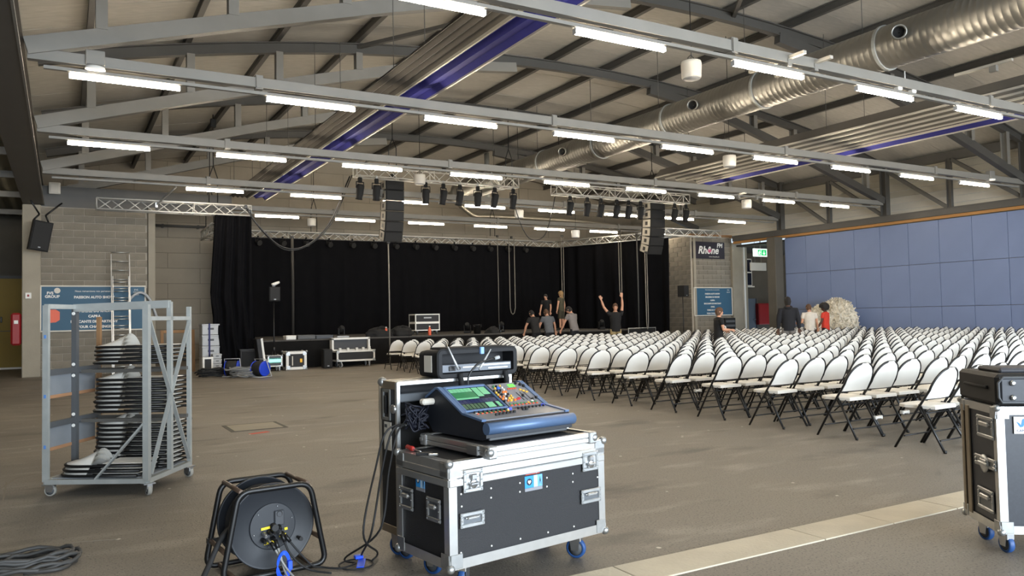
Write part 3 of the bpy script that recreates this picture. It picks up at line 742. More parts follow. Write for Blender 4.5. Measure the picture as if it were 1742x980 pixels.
drape('stage_curtain', 'angled black curtain closing the right side of the stage', [(SC0.x, SC0.y-.1), (SC1.x, SC1.y)], .05, BTZ, seed=5, amp=.1)
# loose left drape: gathered, bulging to the left half way down
Q = [ony(x, 480, 24.15).x for x in (367, 428)]
ld = thing('loose_drape', 'loose black drape bunched over the left truss end', 'curtain', (0, 24.15, 0))
OUTL = [(0.0, 366, 428), (.2, 363, 428), (.42, 359, 428), (.55, 357, 429), (.62, 362, 430), (.75, 362, 432), (.88, 368, 434), (1.0, 372, 436)]
def ld_fn(u, v, back=0.):
    t_ = 1-v
    for (ta, la, ra), (tb, lb, rb) in zip(OUTL[:-1], OUTL[1:]):
        if ta <= t_ <= tb+1e-6: k = (t_-ta)/(tb-ta); l, r = la+(lb-la)*k, ra+(rb-ra)*k; break
    X0, X1 = ony(l, 480, 24.15).x, ony(r, 480, 24.15).x
    zt, zb = LTZ+.02, .06
    dy = .09*(.3+t_)*math.sin(u*19+1.2*math.sin(t_*4))+.05*math.sin(u*41+t_*3)+.12*math.sin(u*PI)*t_
    return (X0+(X1-X0)*u, -dy-.05, zt+(zb-zt)*t_)
m_ = MB(); m_.grid(ld_fn, 44, 30); m_.build('cloth', drape_m, ld)
m_ = MB(); m_.grid(lambda u, v: (ld_fn(u, v)[0]*1.0+.02, .16+.05*math.sin(u*13), ld_fn(u, v)[2]), 20, 12); m_.build('rear_cloth', drape_m, ld)
# stage
SX0, SX1 = ony(436, 580, SY).x, 20.05
st = thing('stage', 'low black-skirted stage platform along the back of the hall', 'stage', (0, 0, 0))
m_ = MB(); nst = 9
for i in range(nst):
    for j in range(3):
        w_ = (SX1-SX0)/nst
        mm = MB(); mm.box((0, 0, 0), (w_-.01, 2.17, .05), bev=.004)
        mm.build('deck_panel', mat('stage_deck', (70, 67, 63), .7, 0, .15, 3) if 'stage_deck' not in MATS else MATS['stage_deck'], st, loc=(SX0+w_*(i+.5), SY+.05+2.18*(j+.5), STZ-.025))
m_ = MB()
def sk(u, v): x = SX0+(SX1-SX0)*u; return (x, SY-.02-.03*(1-v)-.02*math.sin(x*9+2*math.sin(x*.7))*(1-.5*v), .02+(STZ-.06)*v)
m_.grid(sk, 220, 5); m_.build('skirt', skirt_m, st)
m_ = MB(); m_.grid(lambda u, v: (SX0-.02*math.sin(u*40), SY+6.6*u, .02+(STZ-.06)*v), 40, 4); m_.build('side_skirt', skirt_m, st)
for i in range(10):
    for j in range(4):
        m_ = MB(); m_.cyl((0, 0, .0), (0, 0, STZ-.05), .03, 8); m_.build('leg', alu_d, st, loc=(SX0+.15+(SX1-SX0-.3)*i/9, SY+.15+2.1*j, 0))
# ================================================================ SIGNS
def board(label, x0, y0, x1, y1, Y, right):
    X0, X1, Z0, Z1 = bb(x0, y0, x1, y1, Y)
    cx, cz, W_, H_ = (X0+X1)/2, (Z0+Z1)/2, X1-X0, Z1-Z0
    t = thing('sponsor_board', label, 'board', (cx, Y, cz))
    m_ = MB(); m_.box((0, .03, 0), (W_-.06, .03, H_-.06)); m_.build('panel', teal, t)
    for s_ in (-1, 1):
        m_ = MB(); m_.box((0, .02, s_*(H_/2-.015)), (W_, .07, .04), bev=.006); m_.build('frame_bar', paper, t)
        m_ = MB(); m_.box((s_*(W_/2-.015), .02, 0), (.04, .07, H_-.08), bev=.006); m_.build('frame_bar', paper, t)
    T = lambda n, s, size, x, z, **k: text(n, s, size, face_M((x, .012, z), (1, 0, 0)), white_p, t, **k)
    return t, W_, H_, T
t, W_, H_, T = board('long teal sponsor board with white lettering on the left block wall', 68, 486, 248, 563, 26.12, False)
lh = H_/7.6
T('lettering', 'FVS', lh*.62, -W_*.41, H_*.31, bold=.004); T('lettering', 'GROUP', lh*.62, -W_*.39, H_*.235, bold=.004)
m_ = MB(); m_.lathe([(lh*.46, 0), (lh*.46, .006)], 20, M=face_M((-W_*.345, .012, H_*.39), (1, 0, 0))); m_.build('logo_disc', paper, t)
T('lettering', 'FVS', lh*.4, W_*.405, H_*.39); T('lettering', 'GROUP', lh*.4, W_*.42, H_*.335); T('lettering', '.CH', lh*.4, W_*.41, H_*.28)
T('lettering', 'Nous remercions nos partenaires', lh*.42, 0, H_*.36)
for i, s_ in enumerate(('PASSION AUTO SHOW', 'BRADERIE DU RHONE', 'CAPRA', 'BROCANTE DE MARTIGNY', 'YOUR CHALLENGE')):
    T('lettering', s_, lh*.58, 0, H_*.22 if i == 0 else H_*(.03-.115*i), bold=.004)
hx = MB(); hx.prism([(-.17, -.19), (.1, -.17), (.2, -.1), (.2, .13), (.1, .2), (-.17, .2)], 0, .006, M=face_M((-W_*.405+.03, .01, -H_*.17), (1, 0, 0))); hx.build('orange_sticker', orange, t)
t, W_, H_, T = board('square teal sponsor board with white lettering under the radio banner', 1181, 489, 1246, 537, 26.12, True)
T('lettering', 'Nous remercions nos partenaires', H_*.05, -.05, H_*.4)
for i, s_ in enumerate(('PASSION AUTO SHOW', 'BRADERIE DU RHONE', 'CAPRA', 'BROCANTE DE MARTIGNY', 'SWISS', 'FOIRE DU VALAIS', 'YOUR CHALLENGE')):
    T('lettering', s_, H_*.068, -.05, H_*(.25-.115*i), bold=.003)
T('lettering', 'FVS', H_*.07, W_*.4, H_*.38); T('lettering', 'GROUP', H_*.05, W_*.4, H_*.31)
X0, X1, Z0, Z1 = bb(1179, 411.5, 1233.5, 440, 26.1)
t = thing('radio_banner', 'dark banner reading RhôneFM high on the right block wall', 'banner', ((X0+X1)/2, 26.1, (Z0+Z1)/2)); W_, H_ = X1-X0, Z1-Z0
m_ = MB(); m_.grid(lambda u, v: ((u-.5)*W_, .03+.012*math.sin(u*14), (v-.5)*H_), 24, 3); m_.box((0, .055, 0), (W_, .02, H_)); m_.build('sheet', mat('banner_dark', (34, 28, 38), .6), t)
text('lettering', 'Rhône', H_*.62, face_M((-W_*.03, .01, -H_*.2), (1, .0, 0), (.0, 0, 1)), white_p, t, shear=.25, bold=.012)
text('lettering', 'FM', H_*.36, face_M((W_*.33, .01, H_*.18), (1, 0, 0)), white_p, t, shear=.15, bold=.008)
text('lettering', 'www.rhonefm.ch', H_*.12, face_M((W_*.15, .01, -H_*.42), (1, 0, 0)), paper, t)
hr = MB(); hr.prism([(0, -.1), (.1, 0), (.09, .06), (.05, .08), (0, .04), (-.05, .08), (-.09, .06), (-.1, 0)], 0, .008, M=face_M((0.02, .006, -H_*.04), (1, 0, 0))); hr.build('pink_heart', mat('pink', (206, 96, 130), .5), t)
# exit sign and white sign hanging in the passage
X0, X1, Z0, Z1 = bb(1282.5, 423, 1305.5, 436.5, 25.0)
t = thing('exit_sign', 'lit green and white emergency exit sign hanging before the dark passage', 'sign', ((X0+X1)/2, 25.0, (Z0+Z1)/2)); W_, H_ = X1-X0, Z1-Z0
m_ = MB(); m_.box((0, .04, 0), (W_, .07, H_), bev=.01); m_.build('lit_box', white_on, t)
m_ = MB(); Mf = face_M((0, .003, 0), (1, 0, 0)); a = H_*.36
m_.prism([(-.2*W_, -a), (.02*W_, -a), (.02*W_, a), (-.2*W_, a)], 0, .004, M=Mf); m_.prism([(.06*W_, -a), (.42*W_, -a), (.42*W_, a), (.06*W_, a)], 0, .004, M=Mf); m_.build('green_field', green_on, t)
m_ = MB(); Mf = face_M((0, -.003, 0), (1, 0, 0))
m_.lathe([(H_*.07, 0), (H_*.07, .003)], 10, M=Mf @ Matrix.Translation((-.07*W_, H_*.2, 0)))
for a_, b_ in (((-.08, .1), (-.12, -.1)), ((-.12, -.1), (-.04, -.28)), ((-.12, -.1), (-.17, -.28)), ((-.08, .08), (-.01, -.02)), ((-.08, .08), (-.16, .0)), ((.24, .22), (.24, -.05))):
    m_.bar(Mf @ Vector((a_[0]*W_, a_[1]*H_, .001)), Mf @ Vector((b_[0]*W_, b_[1]*H_, .001)), H_*.1, .004, up=(0, 1, 0))
m_.prism([(.14*W_, -.04*H_), (.34*W_, -.04*H_), (.24*W_, -.3*H_)], 0, .003, M=Mf); m_.build('pictogram', white_on, t)
m_ = MB(); m_.cyl((0, .04, H_/2), (0, .04, .9), .015, 6); m_.build('hanging_rod', steel, t)
X0, X1, Z0, Z1 = bb(1276, 447, 1303, 460.5, 25.2)
t = thing('blank_sign', 'plain white rectangular sign under the exit sign', 'sign', ((X0+X1)/2, 25.2, (Z0+Z1)/2))
m_ = MB(); m_.box((0, 0, 0), (X1-X0, .05, Z1-Z0), bev=.01); m_.build('plate', paper, t)
m_ = MB()
for s_ in (-1, 1): m_.cyl((s_*.2, 0, .1), (s_*.2, .0, 1.4), .01, 6)
m_.build('hanging_rod', steel, t)
X0, X1, Z0, Z1 = bb(1291, 516, 1315, 552, 28.3)
t = thing('red_cabinet', 'dark red hose cabinet on the passage wall', 'cabinet', ((X0+X1)/2, 28.45, (Z0+Z1)/2))
m_ = MB(); m_.box((0, 0, 0), (X1-X0, .30, Z1-Z0), bev=.02); m_.build('body', red, t)
m_ = MB(); m_.box((0, -.155, 0), (X1-X0-.08, .02, Z1-Z0-.08), bev=.006); d_ = m_.build('door', red, t); m_ = MB(); m_.box(((X1-X0)*.36, -.17, .3), (.06, .03, .08)); m_.build('handle', white_p, d_)
# left column fittings
P = ony(48, 503, 26.05); t = thing('switch_box', 'small white switch box on the left concrete column', 'switch', (P.x, 26.07, P.z))
m_ = MB(); m_.box((0, 0, 0), (.15, .06, .17), bev=.01); m_.build('body', white_p, t); m_ = MB(); m_.box((0, -.035, 0), (.05, .02, .06), bev=.004); m_.build('rocker', red, t)
P = ony(33, 560, 26.2); t = thing('fire_extinguisher_box', 'red box hanging at the left side of the concrete column', 'box', (P.x-.08, 26.3, P.z))
m_ = MB(); m_.box((0, 0, 0), (.26, .3, .92), bev=.05); m_.build('cover', red, t); m_ = MB(); m_.box((0, -.155, .2), (.1, .02, .1), bev=.004); m_.build('emblem', white_p, t)
P = ony(93, 321, 26.3); t = thing('junction_box', 'beige junction box above the left block wall', 'box', (P.x, 26.24, P.z))
m_ = MB(); m_.box((0, 0, 0), (.3, .14, .34), bev=.02); m_.build('body', paper, t); m_ = MB(); m_.box((0, -.075, 0), (.22, .02, .26), bev=.01); m_.build('lid', paper, t)
# hanging monitor speaker on the girder
def cab_speaker(t, w_, d_, h_, wedge=.6, M=Matrix(), front=-1):
    m_ = MB(); x, y = w_/2, d_/2
    m_.prism([(-x, -y), (x, -y), (x*wedge, y), (-x*wedge, y)] if front < 0 else [(-x*wedge, -y), (x*wedge, -y), (x, y), (-x, y)], -h_/2, h_/2, M=M); m_.build('cabinet', black_m, t)
    m_ = MB(); m_.box((0, front*(y+.012), 0), (w_*.92, .025, h_*.94), M=M, bev=.01); m_.build('grille', MATS['speaker_grille'], t)
    m_ = MB(); m_.box((0, front*(y+.027), -h_*.38), (.06, .004, .03), M=M); m_.build('badge', grey_pl, t)
P = ony(65, 401, 25.6); t = thing('hanging_monitor_speaker', 'black loudspeaker strapped under the girder beside the left column', 'speaker', P, rot=(.12, .14, .35))
cab_speaker(t, .5, .46, .84)
m_ = MB()
for s_ in (-1, 1): m_.tube([(s_*.2, 0, .41), (s_*.08, 0, .6)], .025, 6); m_.tube([(s_*.08, 0, .6), (s_*.45, .05, 1.05)], .025, 6)
m_.build('strap', black, t)

# ================================================================ LADDER, CRATES
P = ony(205, 560, 25.9); lx = P.x
t = thing('ladder', 'aluminium extension ladder leaning on the left block wall', 'ladder', (lx, 25.2, 0), rot=(-.2, 0, 0))
top = 4.15
for s_ in (-1, 1):
    m_ = MB(); m_.box((s_*.21, 0, top/2-.6), (.03, .07, top-1.2), bev=.004); m_.build('rail', alu, t)
    m_ = MB(); m_.box((s_*.245, .08, top/2-.3), (.03, .06, top-.4), bev=.004); m_.build('rail', alu, t)
for k in range(10):
    m_ = MB(); m_.cyl((-.2, 0, .25+.28*k), (.2, 0, .25+.28*k), .017, 8); m_.build('rung', alu, t)
for k in range(13):
    m_ = MB(); m_.cyl((-.235, .08, .35+.28*k), (.235, .08, .35+.28*k), .017, 8); m_.build('rung', alu, t)
t = thing('hanging_hose', 'loop of grey hose hanging behind the ladder', 'hose', (lx+.5, 26.0, 0))
zt = ony(222, 495, 26).z
m_ = MB(); m_.tube(smooth_path([(-.35, 0, zt-.5), (-.2, 0, zt-.2), (.05, 0, zt-.05), (.3, 0, zt-.25), (.5, 0, zt-.8)]), .04, 8); m_.build('hose', grey_pl, t)

def crate(t_label, x0, x1, z0, z1, Y, dep, name='grey_crate', group=None):
    t = thing(name, t_label, 'crate', ((x0+x1)/2, Y+dep/2, z0), group=group); W_, H_ = x1-x0, z1-z0
    m_ = MB(); m_.box((0, 0, H_/2), (W_, dep, H_-.008), bev=.012); m_.build('body', grey_pl, t)
    m_ = MB(); m_.box((0, 0, H_-.03), (W_+.015, dep+.015, .05), bev=.008); m_.build('rim', grey_pl, t)
    m_ = MB(); m_.box((0, -dep/2-.004, H_*.55), (W_*.35, .01, H_*.18), bev=.003); m_.build('hand_slot', grey_d, t)
CY = 24.0
zs = [ony(358, y, CY).z for y in (628, 607.5, 588.7, 569.7, 551)]; zs[0] = 0
xa, xb = ony(344, 590, CY).x, ony(373.5, 590, CY).x
for k, nm in enumerate(('lowest', 'second from bottom', 'third from bottom', 'topmost')): crate(f'large grey plastic crate, {nm} of the stack by the loose drape', xa, xb, zs[k], zs[k+1], CY, .6, group='stacked grey crates')
xa2, xb2 = ony(362.5, 615, 23.6).x, ony(377, 615, 23.6).x; hz = ony(370, 602, 23.6).z
for k, nm in enumerate(('lowest', 'second from bottom', 'third from bottom', 'topmost')): crate(f'small grey plastic drawer box, {nm} before the tall crates', xa2, xb2, hz*k/4, hz*(k+1)/4, 23.6, .3, 'grey_drawer_box', 'small grey drawer boxes')
t = thing('lashing_strap', 'dark blue lashing strap around the tall grey crates', 'strap', (xb-.28, CY, 0))
m_ = MB(); m_.box((0, -.012, zs[4]/2), (.05, .008, zs[4]+.02)); m_.box((0, .3, zs[4]+.012), (.05, .63, .008)); m_.build('webbing', mat('webbing', (44, 48, 92), .8), t)

# ---- generic flight case, front face toward -y, local origin at floor centre of the body
def flight_case(name, label, size, z0, loc, rz=0, handles=(), latches=(), edge=.035, face=board_bk, corners=True, cat='flight case', wheels=0, lid=None, edge_m=None, group=None, tyre=None):
    W_, D_, H_ = size; em = edge_m or alu; t = thing(name, label, cat, loc, rz, group)
    m_ = MB(); m_.box((0, 0, z0+H_/2), (W_-.012, D_-.012, H_-.012)); m_.build('body', face, t)
    e = edge
    for x in (-1, 1):
        for y in (-1, 1):
            m_ = MB(); m_.prism([(x*W_/2, y*D_/2), (x*(W_/2-e), y*D_/2), (x*(W_/2-e), y*(D_/2-.008)), (x*(W_/2-.008), y*(D_/2-.008)), (x*(W_/2-.008), y*(D_/2-e)), (x*W_/2, y*(D_/2-e))][::(1 if x*y > 0 else -1)], z0, z0+H_); m_.build('upright_edge', em, t)
    for z in (z0, z0+H_):
        s_ = 1 if z == z0 else -1; m_ = MB(); ix = []
        for zz, o_ in ((z+s_*e, .0), (z-s_*.003, .0), (z-s_*.003, e)):
            for x, y in ((-1, -1), (1, -1), (1, 1), (-1, 1)): ix.append((x*(W_/2+.002-o_), y*(D_/2+.002-o_), zz))
        fs_ = [(a*4+i, a*4+(i+1) % 4, (a+1)*4+(i+1) % 4, (a+1)*4+i) for a in (0, 1) for i in range(4)]
        m_.add(ix, fs_ if s_ < 0 else [f[::-1] for f in fs_]); m_.build('rim_edge', em, t)
    if lid:
        m_ = MB(); zl = z0+H_-lid
        for dz in (-.022, .022):
            for y in (-1, 1): m_.box((0, y*(D_-.0)/2, zl+dz), (W_, .012, .04), 0, None, .004)
            for x in (-1, 1): m_.box((x*(W_-.0)/2, 0, zl+dz), (.012, D_, .04), 0, None, .004)
        m_.build('lid_profile', em, t)
    if corners:
        for x in (-1, 1):
            for y in (-1, 1):
                for z in (z0, z0+H_):
                    m_ = MB(); r_ = e*.5; m_.lathe([(r_*math.cos(a), r_*math.sin(a)) for a in [-PI/2+PI*k/8 for k in range(9)]], 12, M=Matrix.Translation((x*(W_/2-.004), y*(D_/2-.004), z+(.006 if z == z0 else -.006))))
                    zz = z+(e*.8 if z == z0 else -e*.8)
                    m_.box((x*(W_/2-e*.8), y*(D_/2+.003), zz), (e*1.5, .006, e*1.5), 0, None, .002); m_.box((x*(W_/2+.003), y*(D_/2-e*.8), zz), (.006, e*1.5, e*1.5), 0, None, .002)
                    m_.build('ball_corner', alu_d, t)
    def plate(side, a, z, w_, h_, kind):
        if side == 'front': Mx = face_M((a, -D_/2-.001, z), (1, 0, 0))
        elif side == 'left': Mx = face_M((-W_/2-.001, a, z), (0, -1, 0))
        elif side == 'right': Mx = face_M((W_/2+.001, a, z), (0, 1, 0))
        elif side == 'back': Mx = face_M((a, D_/2+.001, z), (-1, 0, 0))
        m_ = MB()
        b = .022
        for q in (((0, h_/2-b/2), (w_, b)), ((0, -h_/2+b/2), (w_, b)), ((-w_/2+b/2, 0), (b, h_-2*b)), ((w_/2-b/2, 0), (b, h_-2*b))):
            m_.box((q[0][0], q[0][1], .004), (q[1][0], q[1][1], .012), 0, Mx, .004)
        m_.box((0, 0, .0012), (w_-2*b, h_-2*b, .004), 1, Mx)
        for sx in (-1, 1):
            for sy in (-1, 0, 1): m_.lathe([(.005, .01), (.004, .013), (.001, .014)], 6, M=Mx @ Matrix.Translation((sx*(w_/2-b/2), sy*(h_/2-b/2), 0)))
        pl_ = m_.build('handle_dish' if kind == 'handle' else 'latch_dish', [alu_d, alu_d if kind == 'latch' else mat('dish_shadow', (112, 116, 120), .4, .8) if 'dish_shadow' not in MATS else MATS['dish_shadow']], t)
        m_ = MB()
        if kind == 'handle':
            vert = h_ > w_
            L_ = (h_ if vert else w_)-2*b-.02
            if vert: m_.box((w_*.16, 0, .012), (w_*.22, L_*.7, .016), 0, Mx, .005)
            else: m_.box((0, h_*.14, .012), (L_*.8, h_*.2, .016), 0, Mx, .005)
            for s_ in (-1, 1): m_.cyl(Mx @ Vector((s_*L_/2, h_*.14, .008) if not vert else (w_*.16, s_*L_/2, .008)), Mx @ Vector((s_*L_*.38, h_*.14, .008) if not vert else (w_*.16, s_*L_*.38, .008)), .005, 6)
            m_.build('grip', alu if not vert else black, pl_)
        else:
            m_.lathe([(w_*.2, .004), (w_*.2, .014), (w_*.12, .018), (.002, .019)], 16, M=Mx @ Matrix.Translation((0, -h_*.12, 0))); m_.box((0, -h_*.12, .02), (w_*.44, .016, .014), 0, Mx, .004)
            m_.box((0, h_*.16, .012), (w_*.3, h_*.26, .018), 0, Mx, .005); m_.box((0, -h_*.3, .008), (w_*.4, h_*.1, .012), 0, Mx, .003)
            m_.build('butterfly_latch', chrome, pl_)
    for h in handles: plate(*h, 'handle')
    for l in latches: plate(*l, 'latch')
    if wheels:
        for x, y, a in wheels: castor(t, x, y, a, z0, tyre=tyre)
    return t
def castor(t, x, y, a, z0, r=None, tyre=None, name='castor'):
    r = r or (z0*.40); Mx = Matrix.Translation((x, y, 0)) @ Matrix.Rotation(a, 4, 'Z')
    m_ = MB(); m_.box((0, 0, z0-.006), (.1, .09, .012), 0, Mx, .003)
    for s_ in (-1, 1): m_.add([Mx @ Vector(p) for p in ((s_*.026, -.04, z0-.012), (s_*.026, .03, z0-.012), (s_*.026, -.015+.03, r-.012), (s_*.026, -.05+.02, r-.012), (s_*.022, -.04, z0-.012), (s_*.022, .03, z0-.012), (s_*.022, .015, r-.012), (s_*.022, -.03, r-.012))], [(0, 1, 2, 3), (7, 6, 5, 4), (0, 4, 5, 1), (1, 5, 6, 2), (2, 6, 7, 3), (3, 7, 4, 0)])
    m_.box((0, -.02, z0-.03), (.05, .05, .04), 0, Mx, .004)
    f = m_.build(name, chrome, t)
    m_ = MB(); MW = Mx @ Matrix.Translation((0, -.008, r)) @ Matrix.Rotation(PI/2, 4, 'Y')
    m_.lathe([(r*.74, -.016), (r*.92, -.018), (r, -.01), (r, .01), (r*.92, .018), (r*.74, .016)], 22, 0, MW, True, False); m_.lathe([(.008, -.02), (r*.3, -.018), (r*.76, -.012), (r*.76, .012), (r*.3, .018), (.008, .02)], 18, 1, MW, True)
    m_.build('wheel', [tyre or bluewh, grey_d], f)

# ================================================================ GEAR AROUND THE STAGE
def on_floor(x, y): p = onz(x, y); return p
def pxbox(x0, y0, x1, y1, Y): return bb(x0, y0, x1, y1, Y)
# black cabinet beside the drape
X0, X1, Z0, Z1 = bb(409, 595, 443, 626, 23.7); t = thing('black_cabinet', 'large black cabinet on the floor beside the loose drape', 'cabinet', ((X0+X1)/2, 23.98, 0))
m_ = MB(); m_.box((0, 0, Z1/2), (X1-X0, .5, Z1), bev=.015); m_.build('body', board_bk, t); m_ = MB(); m_.box((0, -.26, Z1/2), (X1-X0-.1, .02, Z1-.1), bev=.006); m_.build('front_panel', black_m, t)
m_ = MB(); m_.box((0, 0, Z1+.004), (X1-X0, .5, .012)); m_.build('top_edge', grey_d, t)
# amp rack with open lid
X0, X1, Z0, Z1 = bb(455, 605, 480, 626, 23.3); W_ = X1-X0
t = flight_case('amp_rack', 'white edged amp rack with lit front panel and open lid, on castors', (W_, .55, Z1-.14), .14, ((X0+X1)/2, 23.55, 0), edge=.06, edge_m=white_p, tyre=grey_pl, wheels=((-W_*.35, -.2, .2), (W_*.35, -.2, -.3), (-W_*.35, .2, 0), (W_*.35, .2, 0)))
m_ = MB(); m_.box((0, -.28, .14+(Z1-.14)*.55), (W_*.8, .02, .16), bev=.004); m_.build('lit_panel', cyan_on, t)
m_ = MB(); m_.box((0, -.28, .14+(Z1-.14)*.25), (W_*.8, .02, .1), bev=.004); m_.box((0, -.28, .14+(Z1-.14)*.82), (W_*.8, .02, .1), 0, None, .004); m_.build('rack_unit', black, t)
m_ = MB(); m_.box((-W_/2-.18, .0, Z1+.2), (.14, .5, .66), 0, Matrix.Translation((-W_/2, 0, Z1)) @ Matrix.Rotation(-.12, 4, 'Y') @ Matrix.Translation((W_/2, 0, -Z1)), .01); m_.build('open_lid', [board_bk], t)
m_ = MB(); m_.box((-W_/2-.1, -.25, Z1+.2), (.06, .03, .66), 0, Matrix.Translation((-W_/2, 0, Z1)) @ Matrix.Rotation(-.12, 4, 'Y') @ Matrix.Translation((W_/2, 0, -Z1)), .004); m_.build('lid_edge', white_p, t)
# white edged case with door
X0, X1, Z0, Z1 = bb(487, 598, 522, 628.5, 23.4); W_ = X1-X0
t = flight_case('white_edged_case', 'black case with broad white edges and brass lock, before the stage', (W_, .5, Z1-.015), .015, ((X0+X1)/2, 23.66, 0), edge=.075, edge_m=white_p)
m_ = MB(); m_.box((-W_*.2, -.256, Z1*.5), (.03, .02, .28), bev=.004); m_.build('slot_strip', paper, t); m_ = MB(); m_.box((W_*.22, -.256, Z1*.5), (.08, .02, .12), bev=.008); m_.build('brass_lock', mat('brass', (190, 140, 50), .35, .8), t)
# upright black speaker
X0, X1, Z0, Z1 = bb(551, 594, 566, 627, 23.4); t = thing('floor_speaker', 'narrow black speaker standing left of the open long case', 'speaker', ((X0+X1)/2, 23.65, Z1/2)); cab_speaker(t, X1-X0, .45, Z1-.01)
# long open case on castors
X0, X1, Z0, Z1 = bb(573, 596, 638, 617.5, 23.5); W_ = X1-X0
t = flight_case('open_long_case', 'long white edged flight case on castors with lid raised', (W_, .6, Z1-.18), .18, ((X0+X1)/2, 23.8, 0), edge=.05, edge_m=white_p, tyre=grey_pl, wheels=((-W_*.38, -.2, .6), (W_*.38, -.2, -.5), (-W_*.38, .2, .2), (W_*.38, .2, 0)))
LX0, LX1, LZ0, LZ1 = bb(565.5, 576, 630.5, 597, 23.9); off = (LX0+LX1)/2-(X0+X1)/2
m_ = MB(); m_.box((off, .32, (LZ0+LZ1)/2+.02), (LX1-LX0-.06, .1, LZ1-LZ0), bev=.004); m_.build('lid_panel', mat('lid_grey', (58, 60, 64), .6), t)
m_ = MB()
for s_ in (-1, 1): m_.box((off+s_*((LX1-LX0)/2-.03), .27, (LZ0+LZ1)/2+.02), (.06, .24, LZ1-LZ0), bev=.004)
m_.box((off, .27, LZ1+.0), (LX1-LX0, .24, .06), bev=.004); m_.box((off, .2, LZ0+.03), (LX1-LX0, .3, .05), bev=.004); m_.build('lid_edge', white_p, t)
for k, x in enumerate((-.5, -.2, .1, .35, .55)):
    m_ = MB(); m_.box((x*.9, -.1+.05*(k % 2), Z1+.03), (.08, .07, .1+.06*(k == 4)), bev=.01); tag(m_.build('small_fitting', white_p, loc=((X0+X1)/2, 23.8, 0)), f'small white fitting on the long open case, {ORD[k+1]} from left', 'fitting', 'fittings on the long case')
# cases on the stage edge
def sbox(name, label, cat, x0, y0, x1, y1, Y, dep, m, zbase=STZ, extra=None):
    X0, X1, Z0, Z1 = bb(x0, y0, x1, y1, Y); h = Z1-zbase
    t = thing(name, label, cat, ((X0+X1)/2, Y+dep/2, zbase)); m_ = MB(); m_.box((0, 0, h/2), (X1-X0, dep, h), bev=.015); m_.build('body', m, t)
    m_ = MB(); m_.box((0, -dep/2-.006, h*.5), (X1-X0-.08, .012, h-.08), bev=.004); m_.build('front_panel', extra or m, t)
    m_ = MB(); m_.box((0, 0, h-.02), (X1-X0+.01, dep+.01, .03), bev=.006); m_.build('rim', extra or m, t)
    return t, X1-X0, h
sbox('white_striped_rack', 'black rack with white striped front on the stage edge', 'rack', 487, 571, 504, 585, 24.4, .4, white_p, extra=None)
m_ = MB()
t, w_, h_ = sbox('grey_case', 'dull grey case lying on the stage edge, left one of two', 'case', 507, 570, 537, 583.5, 24.42, .5, mat('case_grey', (84, 85, 86), .6))
t, w_, h_ = sbox('grey_case', 'dull grey case lying on the stage edge, right one of two', 'case', 538, 570, 567, 583.0, 24.42, .5, mat('case_grey2', (72, 76, 82), .6))
sbox('amplifier', 'small grey amplifier on the stage edge behind the open case lid', 'amplifier', 574, 571.5, 594, 577, 24.7, .3, grey_pl)
# stacked two cases upstage
X0, X1, Z0, Z1 = bb(706.5, 534, 748, 549, 26.2); W_ = X1-X0; z_mid = Z0; zb = bb(706.5, 550, 748, 565, 26.2)[2]
zb = max(zb, STZ+.14)
t = flight_case('speaker_case', 'white edged speaker case on the stage, lower one of two stacked', (W_, .6, z_mid-zb), zb-STZ, ((X0+X1)/2, 26.5, STZ), edge=.035, edge_m=white_p, tyre=grey_d, wheels=((-W_*.4, -.2, .2), (W_*.4, -.2, 0), (-W_*.4, .2, .2), (W_*.4, .2, 0)), corners=False)
t = flight_case('speaker_case', 'white edged speaker case on the stage, upper one of two stacked', (W_, .6, Z1-z_mid-.01), .0, ((X0+X1)/2, 26.5, z_mid+.005), edge=.035, edge_m=white_p, corners=False)
m_ = MB(); m_.box((0, -.305, (Z1-z_mid)*.55), (.3, .01, .05)); m_.build('maker_plate', grey_pl, t)
# soft bags, bin, pouches on the stage edge
def blob(name, label, cat, P, rx, ry, rz_, m, seed, zb):
    rnd = random.Random(seed); a = [rnd.uniform(0, 6.28) for _ in range(5)]
    def fn(u, v):
        th_, ph_ = u*2*PI, v*PI/2; k = 1+.12*math.sin(3*th_+a[0])+.08*math.sin(5*th_+a[1]+4*v)+.06*math.sin(7*v*3+a[2])
        return (rx*k*math.cos(th_)*math.cos(ph_)**.7, ry*k*math.sin(th_)*math.cos(ph_)**.7, rz_*math.sin(ph_)*(1+.15*math.sin(2*th_+a[3])))
    t = thing(name, label, cat, (P[0], P[1], zb)); m_ = MB(); m_.grid(fn, 28, 10); m_.build('cloth', m, t)
    m_ = MB(); m_.tube(arc((0, -ry*.3, rz_*.85), rx*.3, .2, PI-.2, 8, (1, 0, 0), (0, -.3, .8)), .012, 6); m_.build('carry_strap', black, t)
for i, (x, y, wpx, hpx, lb) in enumerate(((648, 574, 22, 12, 'left one beside the orange bottle'), (683, 574, 18, 13, 'right one beside the pole'), (839, 568, 13, 9, 'in front of the men at the stage'))):
    P = ony(x, y, 24.75); blob('black_bag', f'black soft bag on the stage edge, {lb}', 'bag', P, wpx*.021/1, .25, hpx*.024, black_m, i, STZ)
P = ony(813, 570, 24.7); t = thing('black_bin', 'black bucket on the stage edge', 'bucket', (P.x, 24.75, STZ)); m_ = MB(); m_.lathe([(.12, 0), (.15, .3), (.165, .31), (.165, .33), (.14, .33), (.11, .02)], 20); m_.build('body', black, t)
m_ = MB(); m_.tube(arc((0, 0, .31), .16, 0, PI, 10, (1, 0, 0), (0, -.7, -.5)), .008, 5); m_.build('bail', grey_d, t)
